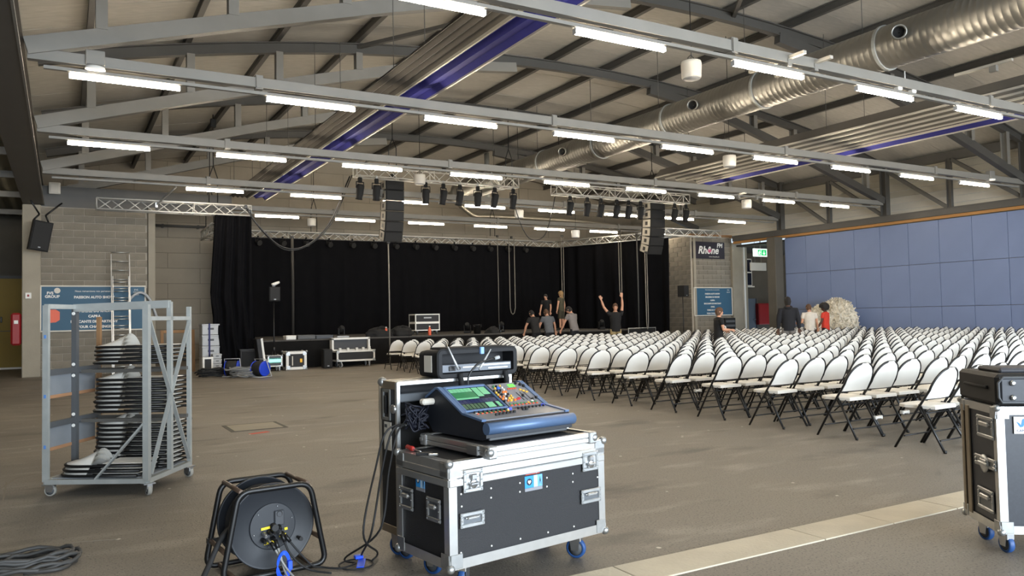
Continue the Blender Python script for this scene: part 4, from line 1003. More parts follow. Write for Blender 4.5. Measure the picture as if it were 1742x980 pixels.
for x, y, lb in ((657, 575, 'left one, by the black bags'), (731, 570, 'right one, below the stacked cases')):
    P = ony(x, y, 24.6); t = thing('orange_bottle', f'small orange bottle on the stage edge, {lb}', 'bottle', (P.x, 24.6, STZ)); m_ = MB(); m_.lathe([(.05, 0), (.055, .02), (.055, .2), (.025, .26), (.025, .3)], 14); m_.build('body', orange, t); m_ = MB(); m_.lathe([(.028, .29), (.028, .33)], 10); m_.build('cap', white_p, t)
for x, Y, lb in ((580, 25.3, 'first from left'), (795, 26, 'second from left'), (852, 26, 'third from left'), (1023, 25.5, 'rightmost')):
    P = ony(x, 560, Y); t = thing('floor_moving_head', f'small black moving light on the stage floor, {lb}', 'spotlight', (P.x, Y, STZ), random.uniform(-.6, .6), 'moving lights on the stage floor')
    m_ = MB(); m_.box((0, 0, .05), (.26, .2, .1), bev=.02); m_.build('base', black, t)
    m_ = MB()
    for s_ in (-1, 1): m_.box((s_*.12, 0, .2), (.03, .09, .22), bev=.01)
    m_.build('yoke_arm', black, t); m_ = MB(); m_.lathe([(.06, -.1), (.085, -.05), (.085, .1), (.07, .12)], 16, M=Matrix.Translation((0, 0, .28)) @ Matrix.Rotation(.9, 4, 'X')); m_.build('head', black_m, t)
# pole speaker at the left with a lamp on top
P = ony(462, 560, 24.0); sxp = P.x; zc0 = ony(462, 513, 24).z; zc1 = ony(462, 489, 24).z
def tripod(label, loc, h, spread=.45):
    t = thing('speaker_stand', label, 'stand', loc); m_ = MB(); m_.cyl((0, 0, .1), (0, 0, h), .018, 10); m_.build('pole', black, t)
    for k in range(3):
        a = k*2*PI/3+.4; m_ = MB(); m_.cyl((spread*math.cos(a), spread*math.sin(a), .015), (0, 0, .62), .012, 8); m_.build('leg', black, t)
        m_ = MB(); m_.cyl((spread*.5*math.cos(a), spread*.5*math.sin(a), .32), (0, 0, .2), .009, 6); m_.build('brace', black, t)
    m_ = MB(); m_.lathe([(.03, .58), (.035, .6), (.035, .68), (.025, .7)], 12); m_.build('collar', black, t)
tripod('black tripod stand in front of the left stage curtain', (sxp, 24.0-.3, 0), zc0, .3)
t = thing('pole_speaker', 'black speaker on a pole before the left part of the back curtain', 'speaker', (sxp, 23.7, (zc0+zc1)/2)); cab_speaker(t, .32, .3, zc1-zc0)
t = thing('clamp_lamp', 'white lamp lying on top of the left pole speaker', 'lamp', (sxp, 23.7, zc1)); m_ = MB(); m_.lathe([(.04, 0), (.05, .1), (.03, .24)], 14, M=Matrix.Translation((-.05, 0, .06)) @ Matrix.Rotation(1.2, 4, 'Y')); m_.build('shade', white_p, t); m_ = MB(); m_.box((0, 0, .02), (.08, .08, .04)); m_.build('clamp', black, t)
P = ony(1163, 560, 24.2); z0_, z1_ = ony(1163, 505, 24.2).z, ony(1163, 486, 24.2).z
tripod('black tripod stand in front of the right block wall corner', (P.x, 24.2, 0), z0_, .45)
t = thing('pole_speaker', 'black speaker on a pole beside the right block wall corner', 'speaker', (P.x, 24.2, (z0_+z1_)/2), .3); cab_speaker(t, .36, .34, z1_-z0_)
# cable drums and cable heaps on the floor at left
def small_drum(label, P, rz, r=.26):
    t = thing('cable_drum', label, 'cable reel', (P.x, P.y, 0), rz, 'blue cable drums'); MX = Matrix.Rotation(PI/2, 4, 'Y'); zc = r+.03
    for s_ in (-1, 1):
        m_ = MB(); m_.lathe([(.05, -.012), (r*.9, -.012), (r, -.006), (r, .006), (r*.9, .012), (.05, .012)], 28, M=Matrix.Translation((s_*.16, 0, zc)) @ MX); m_.build('flange', blue_pl, t)
    m_ = MB(); m_.lathe([(.18, -.15), (.2, -.1), (.195, 0), (.2, .1), (.18, .15)], 24, M=Matrix.Translation((0, 0, zc)) @ MX); m_.build('wound_cable', rubber, t)
    m_ = MB(); m_.tube([(-.2, -.2, .02), (-.2, .2, .02), (-.2, .0, 2*zc+.02), (.2, .0, 2*zc+.02), (.2, .2, .02), (.2, -.2, .02), (-.2, -.2, .02)], .014, 6); m_.build('stand', grey_pl, t)
small_drum('blue cable drum on the floor left of the lit amp rack', onz(443, 642), -1.0, .2); small_drum('blue cable drum on the floor before the grey crates', onz(395, 641), -.42, .2)
def cable_heap(name, label, P, rx, ry, n, r, m, seed, h=.12):
    rnd = random.Random(seed); t = thing(name, label, 'cable', (P.x, P.y, 0))
    for k in range(n):
        a0 = rnd.uniform(0, 6.28); sx, sy = rx*rnd.uniform(.6, 1), ry*rnd.uniform(.6, 1); ox, oy = rnd.uniform(-.25, .25)*rx, rnd.uniform(-.25, .25)*ry; z = r+k*h/n
        m_ = MB(); m_.tube([(ox+sx*math.cos(a0+2*PI*i/28), oy+sy*math.sin(a0+2*PI*i/28), z+r*.8*math.sin(i*1.3+k)+r) for i in range(28)], r, 6, closed=True); m_.build('coil', m, t)
    return t
cable_heap('cable_heap', 'heap of grey cable loops between the two blue drums', onz(420, 642), .5, .3, 9, .018, mat('cable_grey', (120, 120, 118), .6), 3, .25)
cable_heap('cable_heap', 'heap of black cable before the grey crates', onz(366, 641), .6, .25, 8, .018, rubber, 5, .2)
X0, X1, Z0, Z1 = bb(345, 608, 363, 629, 23.3)
t = flight_case('small_open_case', 'small white edged black case before the grey crates', (X1-X0, .2, Z1), 0, ((X0+X1)/2, 23.42, 0), edge=.05, edge_m=white_p, corners=False)
P = onz(404, 628); t = thing('brown_box', 'small brown cardboard box behind the cable heap', 'box', (P.x, P.y+.3, 0)); m_ = MB(); m_.box((0, 0, .14), (.3, .3, .28)); m_.build('carton', mat('card', (110, 78, 48), .8), t); m_ = MB(); m_.box((0, -.01, .282), (.05, .3, .003)); m_.build('tape', paper, t)
# vertical pole, hanging cables and chains before the curtain
def hang(name, label, x, y0, y1, Y, r, m, group=None, loop=0, cat='cable'):
    A, B = ony(x, y0, Y), ony(x, y1, Y); t = thing(name, label, cat, (A.x, Y, B.z), group=group); h = A.z-B.z
    m_ = MB()
    if loop: m_.tube([(-loop, 0, h), (-loop*.95, 0, .3), (-loop*.6, 0, .08), (0, 0, .0), (loop*.6, 0, .08), (loop*.95, 0, .3), (loop, 0, h)], r, 6)
    else: m_.tube([(0, 0, h), (.01, 0, h*.5), (0, 0, 0)], r, 6)
    m_.build('strand', m, t); m_ = MB(); m_.box((0, 0, h), (.1, .08, .1), bev=.01); m_.build('fixing', black, t); return t
cgrey = mat('cable_light', (132, 128, 120), .5, .2)
t = hang('drape_pole', 'tall thin grey pole standing before the stage left of the chairs', 660.5, 412, 622, 23.6, .022, cgrey, cat='pole')
m_ = MB(); m_.box((0, 0, .01), (.34, .34, .02)); m_.build('foot_plate', black, t)
hang('hanging_cable', 'bundle of cables hanging before the left part of back curtain', 497, 404, 572, 28.5, .05, mat('bundle', (46, 44, 41), .8), 'cables hanging before the curtain')
hang('hanging_cable', 'single cable hanging left of the looped chain', 846, 402, 563, 30.6, .015, cgrey, 'cables hanging before the curtain')
hang('hanging_chain', 'hoist chain hanging in a long loop before the back curtain', 870, 404, 535, 30.4, .018, cgrey, 'cables hanging before the curtain', .14)
hang('hanging_chain', 'pair of chains hanging at the back corner of the stage', 956, 402, 512, 29.8, .016, cgrey, 'cables hanging before the curtain', .06)
hang('hanging_chain', 'pair of chains hanging behind the person with raised arms', 1053.5, 392, 505, 25.5, .016, cgrey, 'cables hanging before the curtain', .06)
hang('hanging_cable', 'dark seam pole on the right stage curtain', 1083, 398, 560, 25.2, .028, mat('pole_dk', (66, 66, 64), .6), 'cables hanging before the curtain')
hang('hanging_cable', 'pair of cables dropping below the right speaker array', 1098.5, 430, 560, 22.6, .016, cgrey, 'cables hanging before the curtain', .045)
def free_cable(label, pts, Y, r, m=black):
    P = [ony(x, y, Y) for x, y in pts]; t = thing('slung_cable', label, 'cable', P[0]); m_ = MB(); m_.tube(smooth_path([p-P[0] for p in P]), r, 6); m_.build('strand', m, t)
    m_ = MB(); m_.box((0, 0, 0), (.08, .08, .1), bev=.01); m_.build('connector', m, t)
free_cable('black cable swagged from the left truss across to the array', [(418, 352), (440, 385), (480, 420), (520, 418), (560, 380), (595, 300)], 23.2, .022)
free_cable('second black cable swagged beside the first near the array', [(425, 360), (445, 392), (485, 425), (527, 416), (566, 376), (599, 298)], 23.3, .016)
free_cable('thin black cable sagging between the two lighting trusses', [(868, 310), (880, 365), (900, 405), (925, 402), (938, 365), (947, 318)], 22.6, .016)
# flue pipe and flexible pipe at the back wall
A, B = ony(827, 215, 29.5), ony(827, 347, 29.5); t = thing('flue_pipe', 'vertical metal flue pipe dropping from the roof at the back', 'pipe', (A.x, 29.5, B.z)); m_ = MB(); m_.cyl((0, 0, 0), (0, 0, zarch(A.x)+.30-B.z), .11, 18); m_.build('pipe', galv, t); m_ = MB(); m_.lathe([(.13, .2), (.13, .26)], 18); m_.build('joint_band', steel_dark, t)
pts = [ony(x, y, 31.8) for x, y in ((760, 335), (778, 345), (805, 366), (830, 368), (900, 371), (1000, 378), (1060, 386), (1095, 385))]
t = thing('flexible_duct', 'silver flexible pipe running along the back wall above the curtain', 'pipe', pts[0]); m_ = MB(); sp = smooth_path([p-pts[0] for p in pts], 14); m_.tube(sp, [.11+.012*(i % 2) for i in range(len(sp))], 10); m_.build('hose', mat('foil', (190, 184, 170), .35, .8), t); m_ = MB(); m_.lathe([(.13, -.05), (.13, .05)], 14, M=Matrix.Rotation(PI/2, 4, 'Y')); m_.build('end_collar', galv, t)
# rail barrier and gear at right end of the stage front
X0, X1, Z0, Z1 = bb(1072, 558, 1118, 572, 23.6); t = thing('handrail', 'low grey handrail at the right end of the stage front', 'rail', (X0, 23.7, 0)); m_ = MB(); m_.tube([(0, 0, 0), (0, 0, Z1), (X1-X0, 0, Z1), (X1-X0, 0, 0)], .022, 8); m_.build('frame', alu_d, t); m_ = MB(); m_.box(((X1-X0)/2, .03, Z1*.6), (X1-X0-.06, .02, Z1*.7)); m_.build('infill', black_m, t)
# white plastic film heap by the blue partition
P0 = onx(1412, 540, 25.6); t = thing('film_heap', 'large fluffy heap of crumpled white film against the blue partition', 'plastic film', (P0.x, P0.y, 0))
rnd = random.Random(11); m_ = MB(); hx_, hh = .95, 1.72
def heap(u, v):
    th_, ph_ = u*2*PI, v*PI/2; k = 1+.1*math.sin(5*th_+3*v)+.07*math.sin(11*th_+7*v)+.05*math.sin(17*th_-9*v)+.03*math.sin(31*th_+23*v)+.03*math.sin(43*th_-37*v)
    return (.55*k*math.cos(th_)*max(.02, math.cos(ph_))**.5, hx_*k*math.sin(th_)*max(.02, math.cos(ph_))**.5, .75+(hh-.75)*math.sin(ph_)*(1-.25*math.sin(th_)*.6))
m_.grid(heap, 110, 34); m_.build('crumpled_mass', fluff_m, t)
m_ = MB()
for k in range(2200):
    th_, v = rnd.uniform(0, 6.28), rnd.uniform(.02, .98)**1.2; p = Vector(heap(th_/(2*PI), v)); n = Vector((p.x*1.4, p.y, (p.z-.7)*1.2)).normalized(); a = Vector((rnd.gauss(0, 1), rnd.gauss(0, 1), rnd.gauss(0, 1))).cross(n).normalized(); L = rnd.uniform(.05, .12); w2 = rnd.uniform(.006, .018); b = a.cross(n)
    q = p+n*L+a*rnd.uniform(-.08, .08)
    m_.add([p-a*w2, p+a*w2, q+a*w2*.8+b*.02, q-a*w2*.3-b*.02, p+n*L*.5+b*.03], [(0, 1, 4), (1, 2, 4), (2, 3, 4), (3, 0, 4)])
m_.build('loose_tuft', fluff_m, t, kind='stuff')
m_ = MB(); m_.box((0, 0, .38), (.6, 1.3, .74), bev=.05); m_.build('crate', mat('film_base', (98, 92, 82), .8), t)

# easel frame and wall rack
A_ = onz(305, 628); t = thing('wooden_frame', 'plain brown wooden frame leaning behind the chair cart', 'frame', (ony(303, 600, 25.2).x, 25.2, 0), rot=(-.1, 0, 0))
zt_ = ony(303, 561, 25.2).z; hw_ = (ony(330, 600, 25.2).x-ony(277, 600, 25.2).x)/2
for s_ in (-1, 1):
    m_ = MB(); m_.box((s_*hw_, 0, zt_/2), (.09, .04, zt_), bev=.005); m_.build('stile', woodraw, t)
    m_ = MB(); m_.box((0, 0, zt_-.05 if s_ > 0 else zt_*.45), (2*hw_-.09, .04, .09), bev=.005); m_.build('rail', woodraw, t)
X0, X1, Z0, Z1 = bb(1228, 541, 1246, 562, 25.8); t = thing('wall_rack', 'dark equipment rack against the wall under the right sponsor board', 'rack', ((X0+X1)/2, 25.85, 0)); m_ = MB(); m_.box((0, 0, Z1/2), (X1-X0, .5, Z1), bev=.01); m_.build('body', black_m, t)
for k in range(3): m_ = MB(); m_.box((0, -.255, Z1-.15-.2*k), (X1-X0-.1, .02, .1), bev=.004); m_.build('rack_unit', grey_d, t)

A_, B_ = ony(256, 383, 33.3), ony(357, 386, 33.3); t = thing('wall_pipe', 'thin dark pipe along the pale back wall left of the drape', 'pipe', A_); m_ = MB(); m_.cyl((0, 0, 0), (B_.x-A_.x, 0, 0), .05, 10); m_.build('pipe', steel_dark, t)
for k in (.2, .8): m_ = MB(); m_.box(((B_.x-A_.x)*k, .08, 0), (.08, .2, .14)); m_.build('wall_bracket', steel_dark, t)
A_, B_ = ony(300, 318, 23.2), ony(266, 346, 24.2); t = thing('truss_strut', 'short silver strut bracing the left truss up to the third rail', 'strut', B_); m_ = MB(); m_.cyl((0, 0, -.05), A_-B_, .025, 8); m_.build('tube', alu, t); m_ = MB(); m_.box((0, 0, -.05), (.08, .1, .16), bev=.01); m_.build('clamp', alu_d, t)
# ================================================================ CHAIRS
def at_depth(x, dep):                              # standing point under a photo column at a distance along the view
    d = ray(x, 540); P = EYE+d*dep; return (P.x, P.y, 0)
KEEP = [at_depth(x, d)[:2] for x, d in ((1047, 27.0), (1221, 20.3), (1341, 22.8), (1377, 26.0), (1404, 26.6))]; HEAPY = bpy.data.objects['film_heap'].location.y
def chair_meshes():
    fr = MB(); pts = [(-.24, .52, 0), (-.23, .30, .37), (-.222, .135, .62)]
    top = [(-.222*math.cos(a)**.8 if k < 9 else 0., .135-.105*math.sin(a)**1.1, .62+.225*math.sin(a)) for k, a in enumerate([PI/2*k/9 for k in range(1, 10)], 1)]
    left = pts+top; right = [(-x, y, z) for x, y, z in left[:-1]][::-1]
    fr.tube(left+right, .0125, 6)
    fr.tube([(-.228, .42, .13), (.228, .42, .13)], .009, 5); fr.tube([(-.215, .2, .52), (.215, .2, .52)], .009, 5)
    leg = MB(); leg.tube([(0, 0, 0), (.02, .26, .47)], .0125, 6); leg.lathe([(.016, 0), (.016, .03)], 6)
    br = MB(); br.tube([(-.222, .045, .12), (.222, .045, .12)], .009, 5); br.tube([(-.2, .2, .38), (.2, .2, .38)], .009, 5)
    for s_ in (-1, 1): br.tube([(s_*.19, .15, .43), (s_*.205, .3, .3)], .008, 5)
    seat = MB(); pr = [(-.19, .1), (.19, .1), (.205, .42), (.17, .5), (.0, .515), (-.17, .5), (-.205, .42)]
    pin = [(x*.95, .31+(y-.31)*.95) for x, y in pr]
    n = len(pr); vs = [(x, y, .425) for x, y in pr]+[(x, y, .452) for x, y in pr]+[(x, y, .462) for x, y in pin]
    seat.add(vs, [tuple(range(n))[::-1]]+[(i, (i+1) % n, n+(i+1) % n, n+i) for i in range(n)]+[(n+i, n+(i+1) % n, 2*n+(i+1) % n, 2*n+i) for i in range(n)]+[tuple(2*n+i for i in range(n))], 0, False)
    bk = MB()
    def bfn(off):
        def f(u, v):
            z = .53+.312*v; zz = max(0, (z-.62)/.22); half = .207*max(0.08, 1-zz**2.4)**.45 if zz > 0 else .207
            s_ = (u*2-1); x = half*s_; y = .225-.62*(z-.47)*.68+.13*zz*0; y = (.205-.55*(z-.5)) if z < .62 else (.139-.47*(z-.62))
            return (x, y-.03*(1-s_*s_)*(1-.4*v)+off, z)
        return f
    bk.grid(bfn(.006), 8, 6); bk.grid(lambda u, v: bfn(-.008)(1-u, v), 8, 6)
    e1 = [bfn(0)(0, k/6) for k in range(7)]+[bfn(0)(k/8, 1) for k in range(1, 8)]+[bfn(0)(1, 1-k/6) for k in range(7)]
    bk.tube(e1, .008, 5)
    return fr, leg, br, seat, bk
FRm, LEGm, BRm, SEATm, BACKm = chair_meshes()
fr_me = FRm.mesh('tube_frame', black); leg_me = LEGm.mesh('rear_leg', black); br_me = BRm.mesh('crossbar', black); st_me = SEATm.mesh('seat', white_pl); bk_me = BACKm.mesh('backrest', white_pl)
spots = []
NR = 17
for r in range(NR):
    for c in range(37):
        x = 7.865+.035*r+.49*c+random.uniform(-.012, .012); y = 4.63+1.037*r+random.uniform(-.03, .03)+.004*c
        if x > 25.7: continue
        if any((x-a_)**2+(y+.25-b_)**2 < .4**2 for a_, b_ in KEEP) or (x > 24.6 and HEAPY-1.2 < y < HEAPY+1.0): continue
        u, v, z = px((x, y+.2, .5))
        if u > 1790: continue
        spots.append((z, r, c, x, y, random.uniform(-.05, .05)))
spots.sort()
rest = [MB(), MB()]
proto = None
for i, (z, r, c, x, y, a) in enumerate(spots):
    if i < 300:
        rr = ORD[r+1]+' row' if r else 'nearest row'
        lb = f'white folding chair, {ORD[c+1]} from left in the {rr} from the camera' if r else f'white folding chair, {ORD[c+1]} from left in the row nearest the camera'
        if proto is None:
            proto = thing('folding_chair', lb, 'chair', (x, y, 0), a, 'white folding chairs in rows')
            link('tube_frame', fr_me, proto); link('rear_leg', leg_me, proto, loc=(-.225, 0, 0)); o = link('rear_leg', leg_me, proto, loc=(.225, 0, 0)); o.scale = (-1, 1, 1)
            link('crossbar', br_me, proto); link('seat', st_me, proto); link('backrest', bk_me, proto)
        else: dup(proto, (x, y, 0), a, lb)
    else:
        M_ = Matrix.Translation((x, y, 0)) @ Matrix.Rotation(a, 4, 'Z')
        for src, k in ((FRm, 0), (BRm, 0), (SEATm, 1), (BACKm, 1)):
            rest[0].add(src.v, src.f, k, False, M_)
        for sx in (-1, 1):
            rest[0].tube([(sx*.225, 0, 0), (sx*.205, .26, .47)], .0125, 5, 0, M=M_)
if rest[0].v:
    o = rest[0].build('folding_chair_rows', [black, white_pl], kind='stuff'); tag(o, 'far rows of white folding chairs toward the stage and blue partition', 'chairs', 'white folding chairs in rows')
# white clips joining neighbouring chairs
for q, lb in (((1493, 710), 'between first and second chairs of the second row'), ((1539, 701), 'between second and third chairs of the second row'), ((1187, 664.5), 'low between the first two chairs of the fifth row')):
    yy = 5.68 if q[0] > 1300 else 8.7
    P = ony(*q, yy+.07); t = thing('linking_clip', f'white plastic linking clip {lb}', 'clip', P, group='white chair clips'); m_ = MB(); m_.box((0, 0, 0), (.13, .04, .03), bev=.008); m_.build('bar', white_p, t)
    m_ = MB(); m_.box((-.05, 0, 0), (.025, .055, .045), bev=.008); m_.box((.05, 0, 0), (.025, .055, .045), bev=.008); m_.build('jaw', white_p, t)

# ================================================================ PEOPLE
def remeshed(mb, name, m, parent, vox, smooth=2):
    me = mb.mesh(name, m); o = bpy.data.objects.new(name, me); COL.objects.link(o)
    md = o.modifiers.new('r', 'REMESH'); md.mode = 'VOXEL'; md.voxel_size = vox
    ms = o.modifiers.new('s', 'SMOOTH'); ms.factor = .5; ms.iterations = smooth
    dg = bpy.context.evaluated_depsgraph_get(); dg.update()
    me2 = bpy.data.meshes.new_from_object(o.evaluated_get(dg)); bpy.data.objects.remove(o); me2.name = name
    me2.polygons.foreach_set('use_smooth', [True]*len(me2.polygons))
    if not me2.materials: me2.materials.append(m)
    return link(name, me2, parent)
def loft(mb, rings, M, n=18):                     # rings of (x, y, z, rx, ry)
    vs = []; fs = []
    for x, y, z, rx, ry in rings:
        for k in range(n): vs.append((x+rx*math.cos(2*PI*k/n), y+ry*math.sin(2*PI*k/n), z))
    for i in range(len(rings)-1):
        for k in range(n): k2 = (k+1) % n; fs.append((i*n+k, i*n+k2, (i+1)*n+k2, (i+1)*n+k))
    fs.append(tuple(range(n))[::-1]); fs.append(tuple((len(rings)-1)*n+k for k in range(n)))
    mb.add(vs, fs, 0, True, M)
def person(label, loc, heading, H, shirt_rgb, trouser_rgb, arms, skin=skin_m, hair=hair_dk, lean=0., headturn=0., headtilt=0., sleeve=.55, shorts=False, hairstyle='short', hood=False, crossx=0., face=True, gender='m'):
    k = H/1.76; t = thing('person', label, 'person', loc, heading); t.scale = (k, k, k)
    sh_w = .2 if gender == 'm' else .175
    M_T = Matrix.Translation((0, 0, .93)) @ Matrix.Rotation(-lean, 4, 'X') @ Matrix.Translation((0, 0, -.93))
    body = MB()
    loft(body, [(0, 0, .84, .15, .1), (0, 0, .95, .155, .105), (0, 0, 1.1, .135, .095), (0, .0, 1.28, .165, .11), (0, -.005, 1.4, .165, .095), (0, -.01, 1.46, .1, .07), (0, .0, 1.5, .055, .055), (0, .01, 1.58, .052, .055)], M_T)
    M_H = M_T @ Matrix.Translation((0, .01, 1.52)) @ Matrix.Rotation(headturn, 4, 'Z') @ Matrix.Rotation(-headtilt, 4, 'X')
    loft(body, [(0, .03, .0, .03, .035), (0, .028, .02, .048, .058), (0, .02, .06, .064, .08), (0, .008, .11, .073, .093), (0, .0, .16, .075, .097), (0, -.004, .2, .064, .085), (0, -.005, .225, .035, .05)], M_H)
    body.add([(-.014, .1, .075), (.014, .1, .075), (0, .128, .082), (0, .104, .118)], [(0, 1, 2), (1, 3, 2), (3, 0, 2), (0, 3, 1)], 0, False, M_H)
    for s_ in (-1, 1): loft(body, [(s_*.074, -.005, .075, .008, .012), (s_*.08, -.008, .1, .012, .02), (s_*.082, -.01, .125, .01, .018)], M_H, 8)
    shirt = MB(); g = .022
    loft(shirt, [(0, 0, .83, .168+g*.5, .12+g*.8), (0, 0, .9, .165+g*.5, .117+g*.7), (0, 0, .97, .155+g, .11+g), (0, 0, 1.1, .145+g, .1+g), (0, 0, 1.28, .175+g*.7, .112+g), (0, -.005, 1.4, .175+g*.4, .098+g), (0, -.01, 1.455, .12, .08), (0, -.008, 1.485, .07, .066)], M_T)
    for s_, (ud, fd, grip) in zip((-1, 1), arms):
        S = M_T @ Vector((s_*sh_w, -.005, 1.405)); ud = Vector(ud).normalized(); fd = Vector(fd).normalized(); E_ = S+ud*.29; Wp = E_+fd*.25
        body.tube([M_T @ Vector((s_*.1, 0, 1.4)), S, S+ud*.1, S+ud*.2, E_, E_+fd*.08, E_+fd*.17, Wp, Wp+fd*.03], [.055, .054, .05, .045, .04, .042, .036, .026, .026], 12)
        side = fd.cross(Vector((0, 1, .2))).normalized()
        if side.length < .1: side = Vector((1, 0, 0))
        pn = side.cross(fd).normalized()
        Mp = Matrix(((side.x, pn.x, fd.x, Wp.x), (side.y, pn.y, fd.y, Wp.y), (side.z, pn.z, fd.z, Wp.z), (0, 0, 0, 1)))
        loft(body, [(0, 0, .0, .026, .02), (0, 0, .04, .04, .018), (0, 0, .085, .042, .017), (0, 0, .1, .036, .014)], Mp, 12)
        spread = .2 if grip == 'open' else .05; curl = 0.1 if grip == 'open' else .55
        for fi, (fx, fl) in enumerate(((-.031, .062), (-.011, .075), (.011, .07), (.03, .055))):
            a = spread*(fx/.03); p0 = Vector((fx, 0, .09)); p1 = p0+Vector((math.sin(a), -math.sin(curl)*.6, math.cos(a)))*fl*.55; p2 = p1+Vector((math.sin(a), -math.sin(curl*1.8), math.cos(curl*1.8)))*fl*.5
            body.tube([Mp @ p0, Mp @ p1, Mp @ p2], [.0115, .0105, .009], 8)
        body.tube([Mp @ Vector((-.03*s_*-1, 0, .03)), Mp @ Vector((.058*s_, -.012, .06)), Mp @ Vector((.068*s_, -.02, .095))], [.015, .013, .01], 8)
        cut = sleeve
        pts = [M_T @ Vector((s_*.1, 0, 1.39)), S, S+ud*.29*min(1, cut)*.6, S+ud*.29*min(1, cut)]; rs = [.072, .07, .064, .06]
        if cut > 1: pts += [E_+fd*.1, E_+fd*.23]; rs = [.074, .073, .069, .064, .056, .046]
        shirt.tube(pts, rs, 14)
    legs = MB(); sw = .095
    for s_ in (-1, 1):
        body.tube([(s_*sw, 0, .88), (s_*(sw+.01), .0, .5), (s_*(sw+.015), -.015, .28), (s_*(sw+.02), -.005, .06)], [.075, .055, .05, .036], 12)
        if shorts: legs.tube([(s_*sw*.9, 0, .9), (s_*(sw+.01), 0, .7), (s_*(sw+.02), 0, .5)], [.1, .1, .095], 14)
        else: legs.tube([(s_*sw*.9, 0, .9), (s_*(sw+.005), 0, .7), (s_*(sw+.01), .0, .48), (s_*(sw+.015), -.015, .28), (s_*(sw+.02), 0, .05)], [.1, .092, .074, .07, .06], 14)
    loft(legs, [(0, 0, .82, .15, .11), (0, 0, .9, .17, .12), (0, 0, .985, .165, .116), (0, .0, 1.03, .158, .108)], Matrix())
    remeshed(body, 'body', skin, t, .011)
    sm_ = mat('cloth', shirt_rgb, .85, 0, .12, 12); remeshed(shirt, 'hooded_jacket' if hood else 'shirt', sm_, t, .016, 3)
    remeshed(legs, 'shorts' if shorts else 'trousers', mat('cloth', trouser_rgb, .85, 0, .12, 12), t, .018, 3)
    for s_ in (-1, 1):
        m_ = MB(); loft(m_, [(s_*(sw+.02), .05, .0, .05, .14), (s_*(sw+.02), .05, .03, .05, .138), (s_*(sw+.02), .03, .07, .045, .1), (s_*(sw+.02), -.01, .1, .042, .055)], Matrix()); m_.build('shoe', black_m, t)
    hm = MB(); gr = {'short': 0, 'afro': .055, 'long': .012}[hairstyle]
    def hair_fn(u, v):
        th_ = u*2*PI; front = max(0, math.sin(th_)); low = .005+.155*front**.6; z = low+(.248+gr*1.1-low)*v; rr = max(.0, 1-(min(1, (z-.1)/(.148+gr*1.1)))**2.6)**.5 if z > .1 else 1
        wob = 1+.04*math.sin(th_*7)+.03*math.sin(th_*13+v*9); rr *= min(1, .72+.28*max(z, 0)/.09); rx, ry = (.086+gr)*rr*wob, (.118+gr)*rr*wob; return (rx*math.cos(th_), ry*math.sin(th_)-.006, z)
    hm.grid(hair_fn, 30, 10, M=M_H)
    if hairstyle == 'long': loft(hm, [(0, -.075, -.22, .05, .025), (0, -.08, -.1, .07, .03), (0, -.07, .05, .078, .04), (0, -.05, .15, .07, .05)], M_H)
    hm.build('hair', hair, t)
    if hood:
        m_ = MB(); m_.tube(arc(M_T @ Vector((0, -.03, 1.47)), .085, 0, 2*PI, 16, (1, 0, 0), (0, .9, .25)), .035, 8); m_.build('hood', sm_, t)
    if face:
        for s_ in (-1, 1): m_ = MB(); loft(m_, [(s_*.03, .093, .108, .004, .003), (s_*.03, .095, .115, .011, .005), (s_*.03, .093, .121, .004, .003)], M_H, 8); m_.build('eye', hair_dk, t)
        m_ = MB(); m_.box((0, .0935, .045), (.042, .012, .009), 0, M_H, .003); m_.build('mouth', mat('lips', (150, 84, 76), .5) if 'lips' not in MATS else MATS['lips'], t)
    return t
DN = (0, .15, -1)
P = ony(912, 560, 23.75); person('person in black T-shirt seen from behind, leftmost of three at the stage', (P.x, 23.75, 0), .1, 1.74, (24, 22, 22), (18, 18, 22), (((-.35, .3, -1), (.05, .5, -1), 'c'), ((.3, .35, -1), (-.1, .8, -.8), 'c')), lean=.3, headtilt=.45, face=False)
P = ony(933, 560, 23.95); person('person in dark grey T-shirt from behind, middle of three at the stage', (P.x, 24.0-.1, 0), -.1, 1.76, (92, 94, 98), (30, 30, 34), (((-.3, .3, -1), (0, .6, -1), 'c'), ((.45, .2, -1), (.3, .35, -1), 'c')), hair=hair_br, lean=.25, headtilt=.4, face=False)
P = ony(977, 560, 23.7); person('person in light grey T-shirt from behind, rightmost of three at the stage', (P.x, 23.7, 0), .25, 1.86, (128, 122, 120), (24, 24, 32), (((-.3, .4, -1), (-.1, .5, -1), 'c'), ((.25, .2, -1), (.0, .5, -1), 'c')), lean=.25, headtilt=.5, headturn=.4, face=False)
P = ony(955, 540, 27.2); person('person with long fair hair in an olive outfit standing on the stage', (P.x, 27.2, STZ), .4, 1.62, (74, 70, 52), (58, 54, 40), (((-.25, .05, -1), (-.1, .15, -1), 'c'), ((.3, -.05, -1), (.25, .3, -1), 'c')), hair=hair_bl, hairstyle='long', shorts=True, gender='f', sleeve=.35, face=False)
P = ony(931, 545, 27.0); person('person in black half hidden on the stage left of the long-haired one', (P.x, 27.0, STZ), 2.2, 1.5, (12, 12, 13), (12, 12, 13), (((-.2, .2, -1), (.0, .3, -1), 'c'), ((.2, .15, -1), (.1, .25, -1), 'c')), lean=.2)
P = at_depth(1047, 27.0); person('person in black T-shirt and khaki trousers raising both arms high', P, PI-.55, 1.86, (15, 15, 17), (166, 146, 104), (((-.12, .05, 1), (.05, .1, 1), 'open'), ((.75, .1, 1), (.35, .15, 1), 'open')), hair=hair_br, headtilt=.1, sleeve=.4)
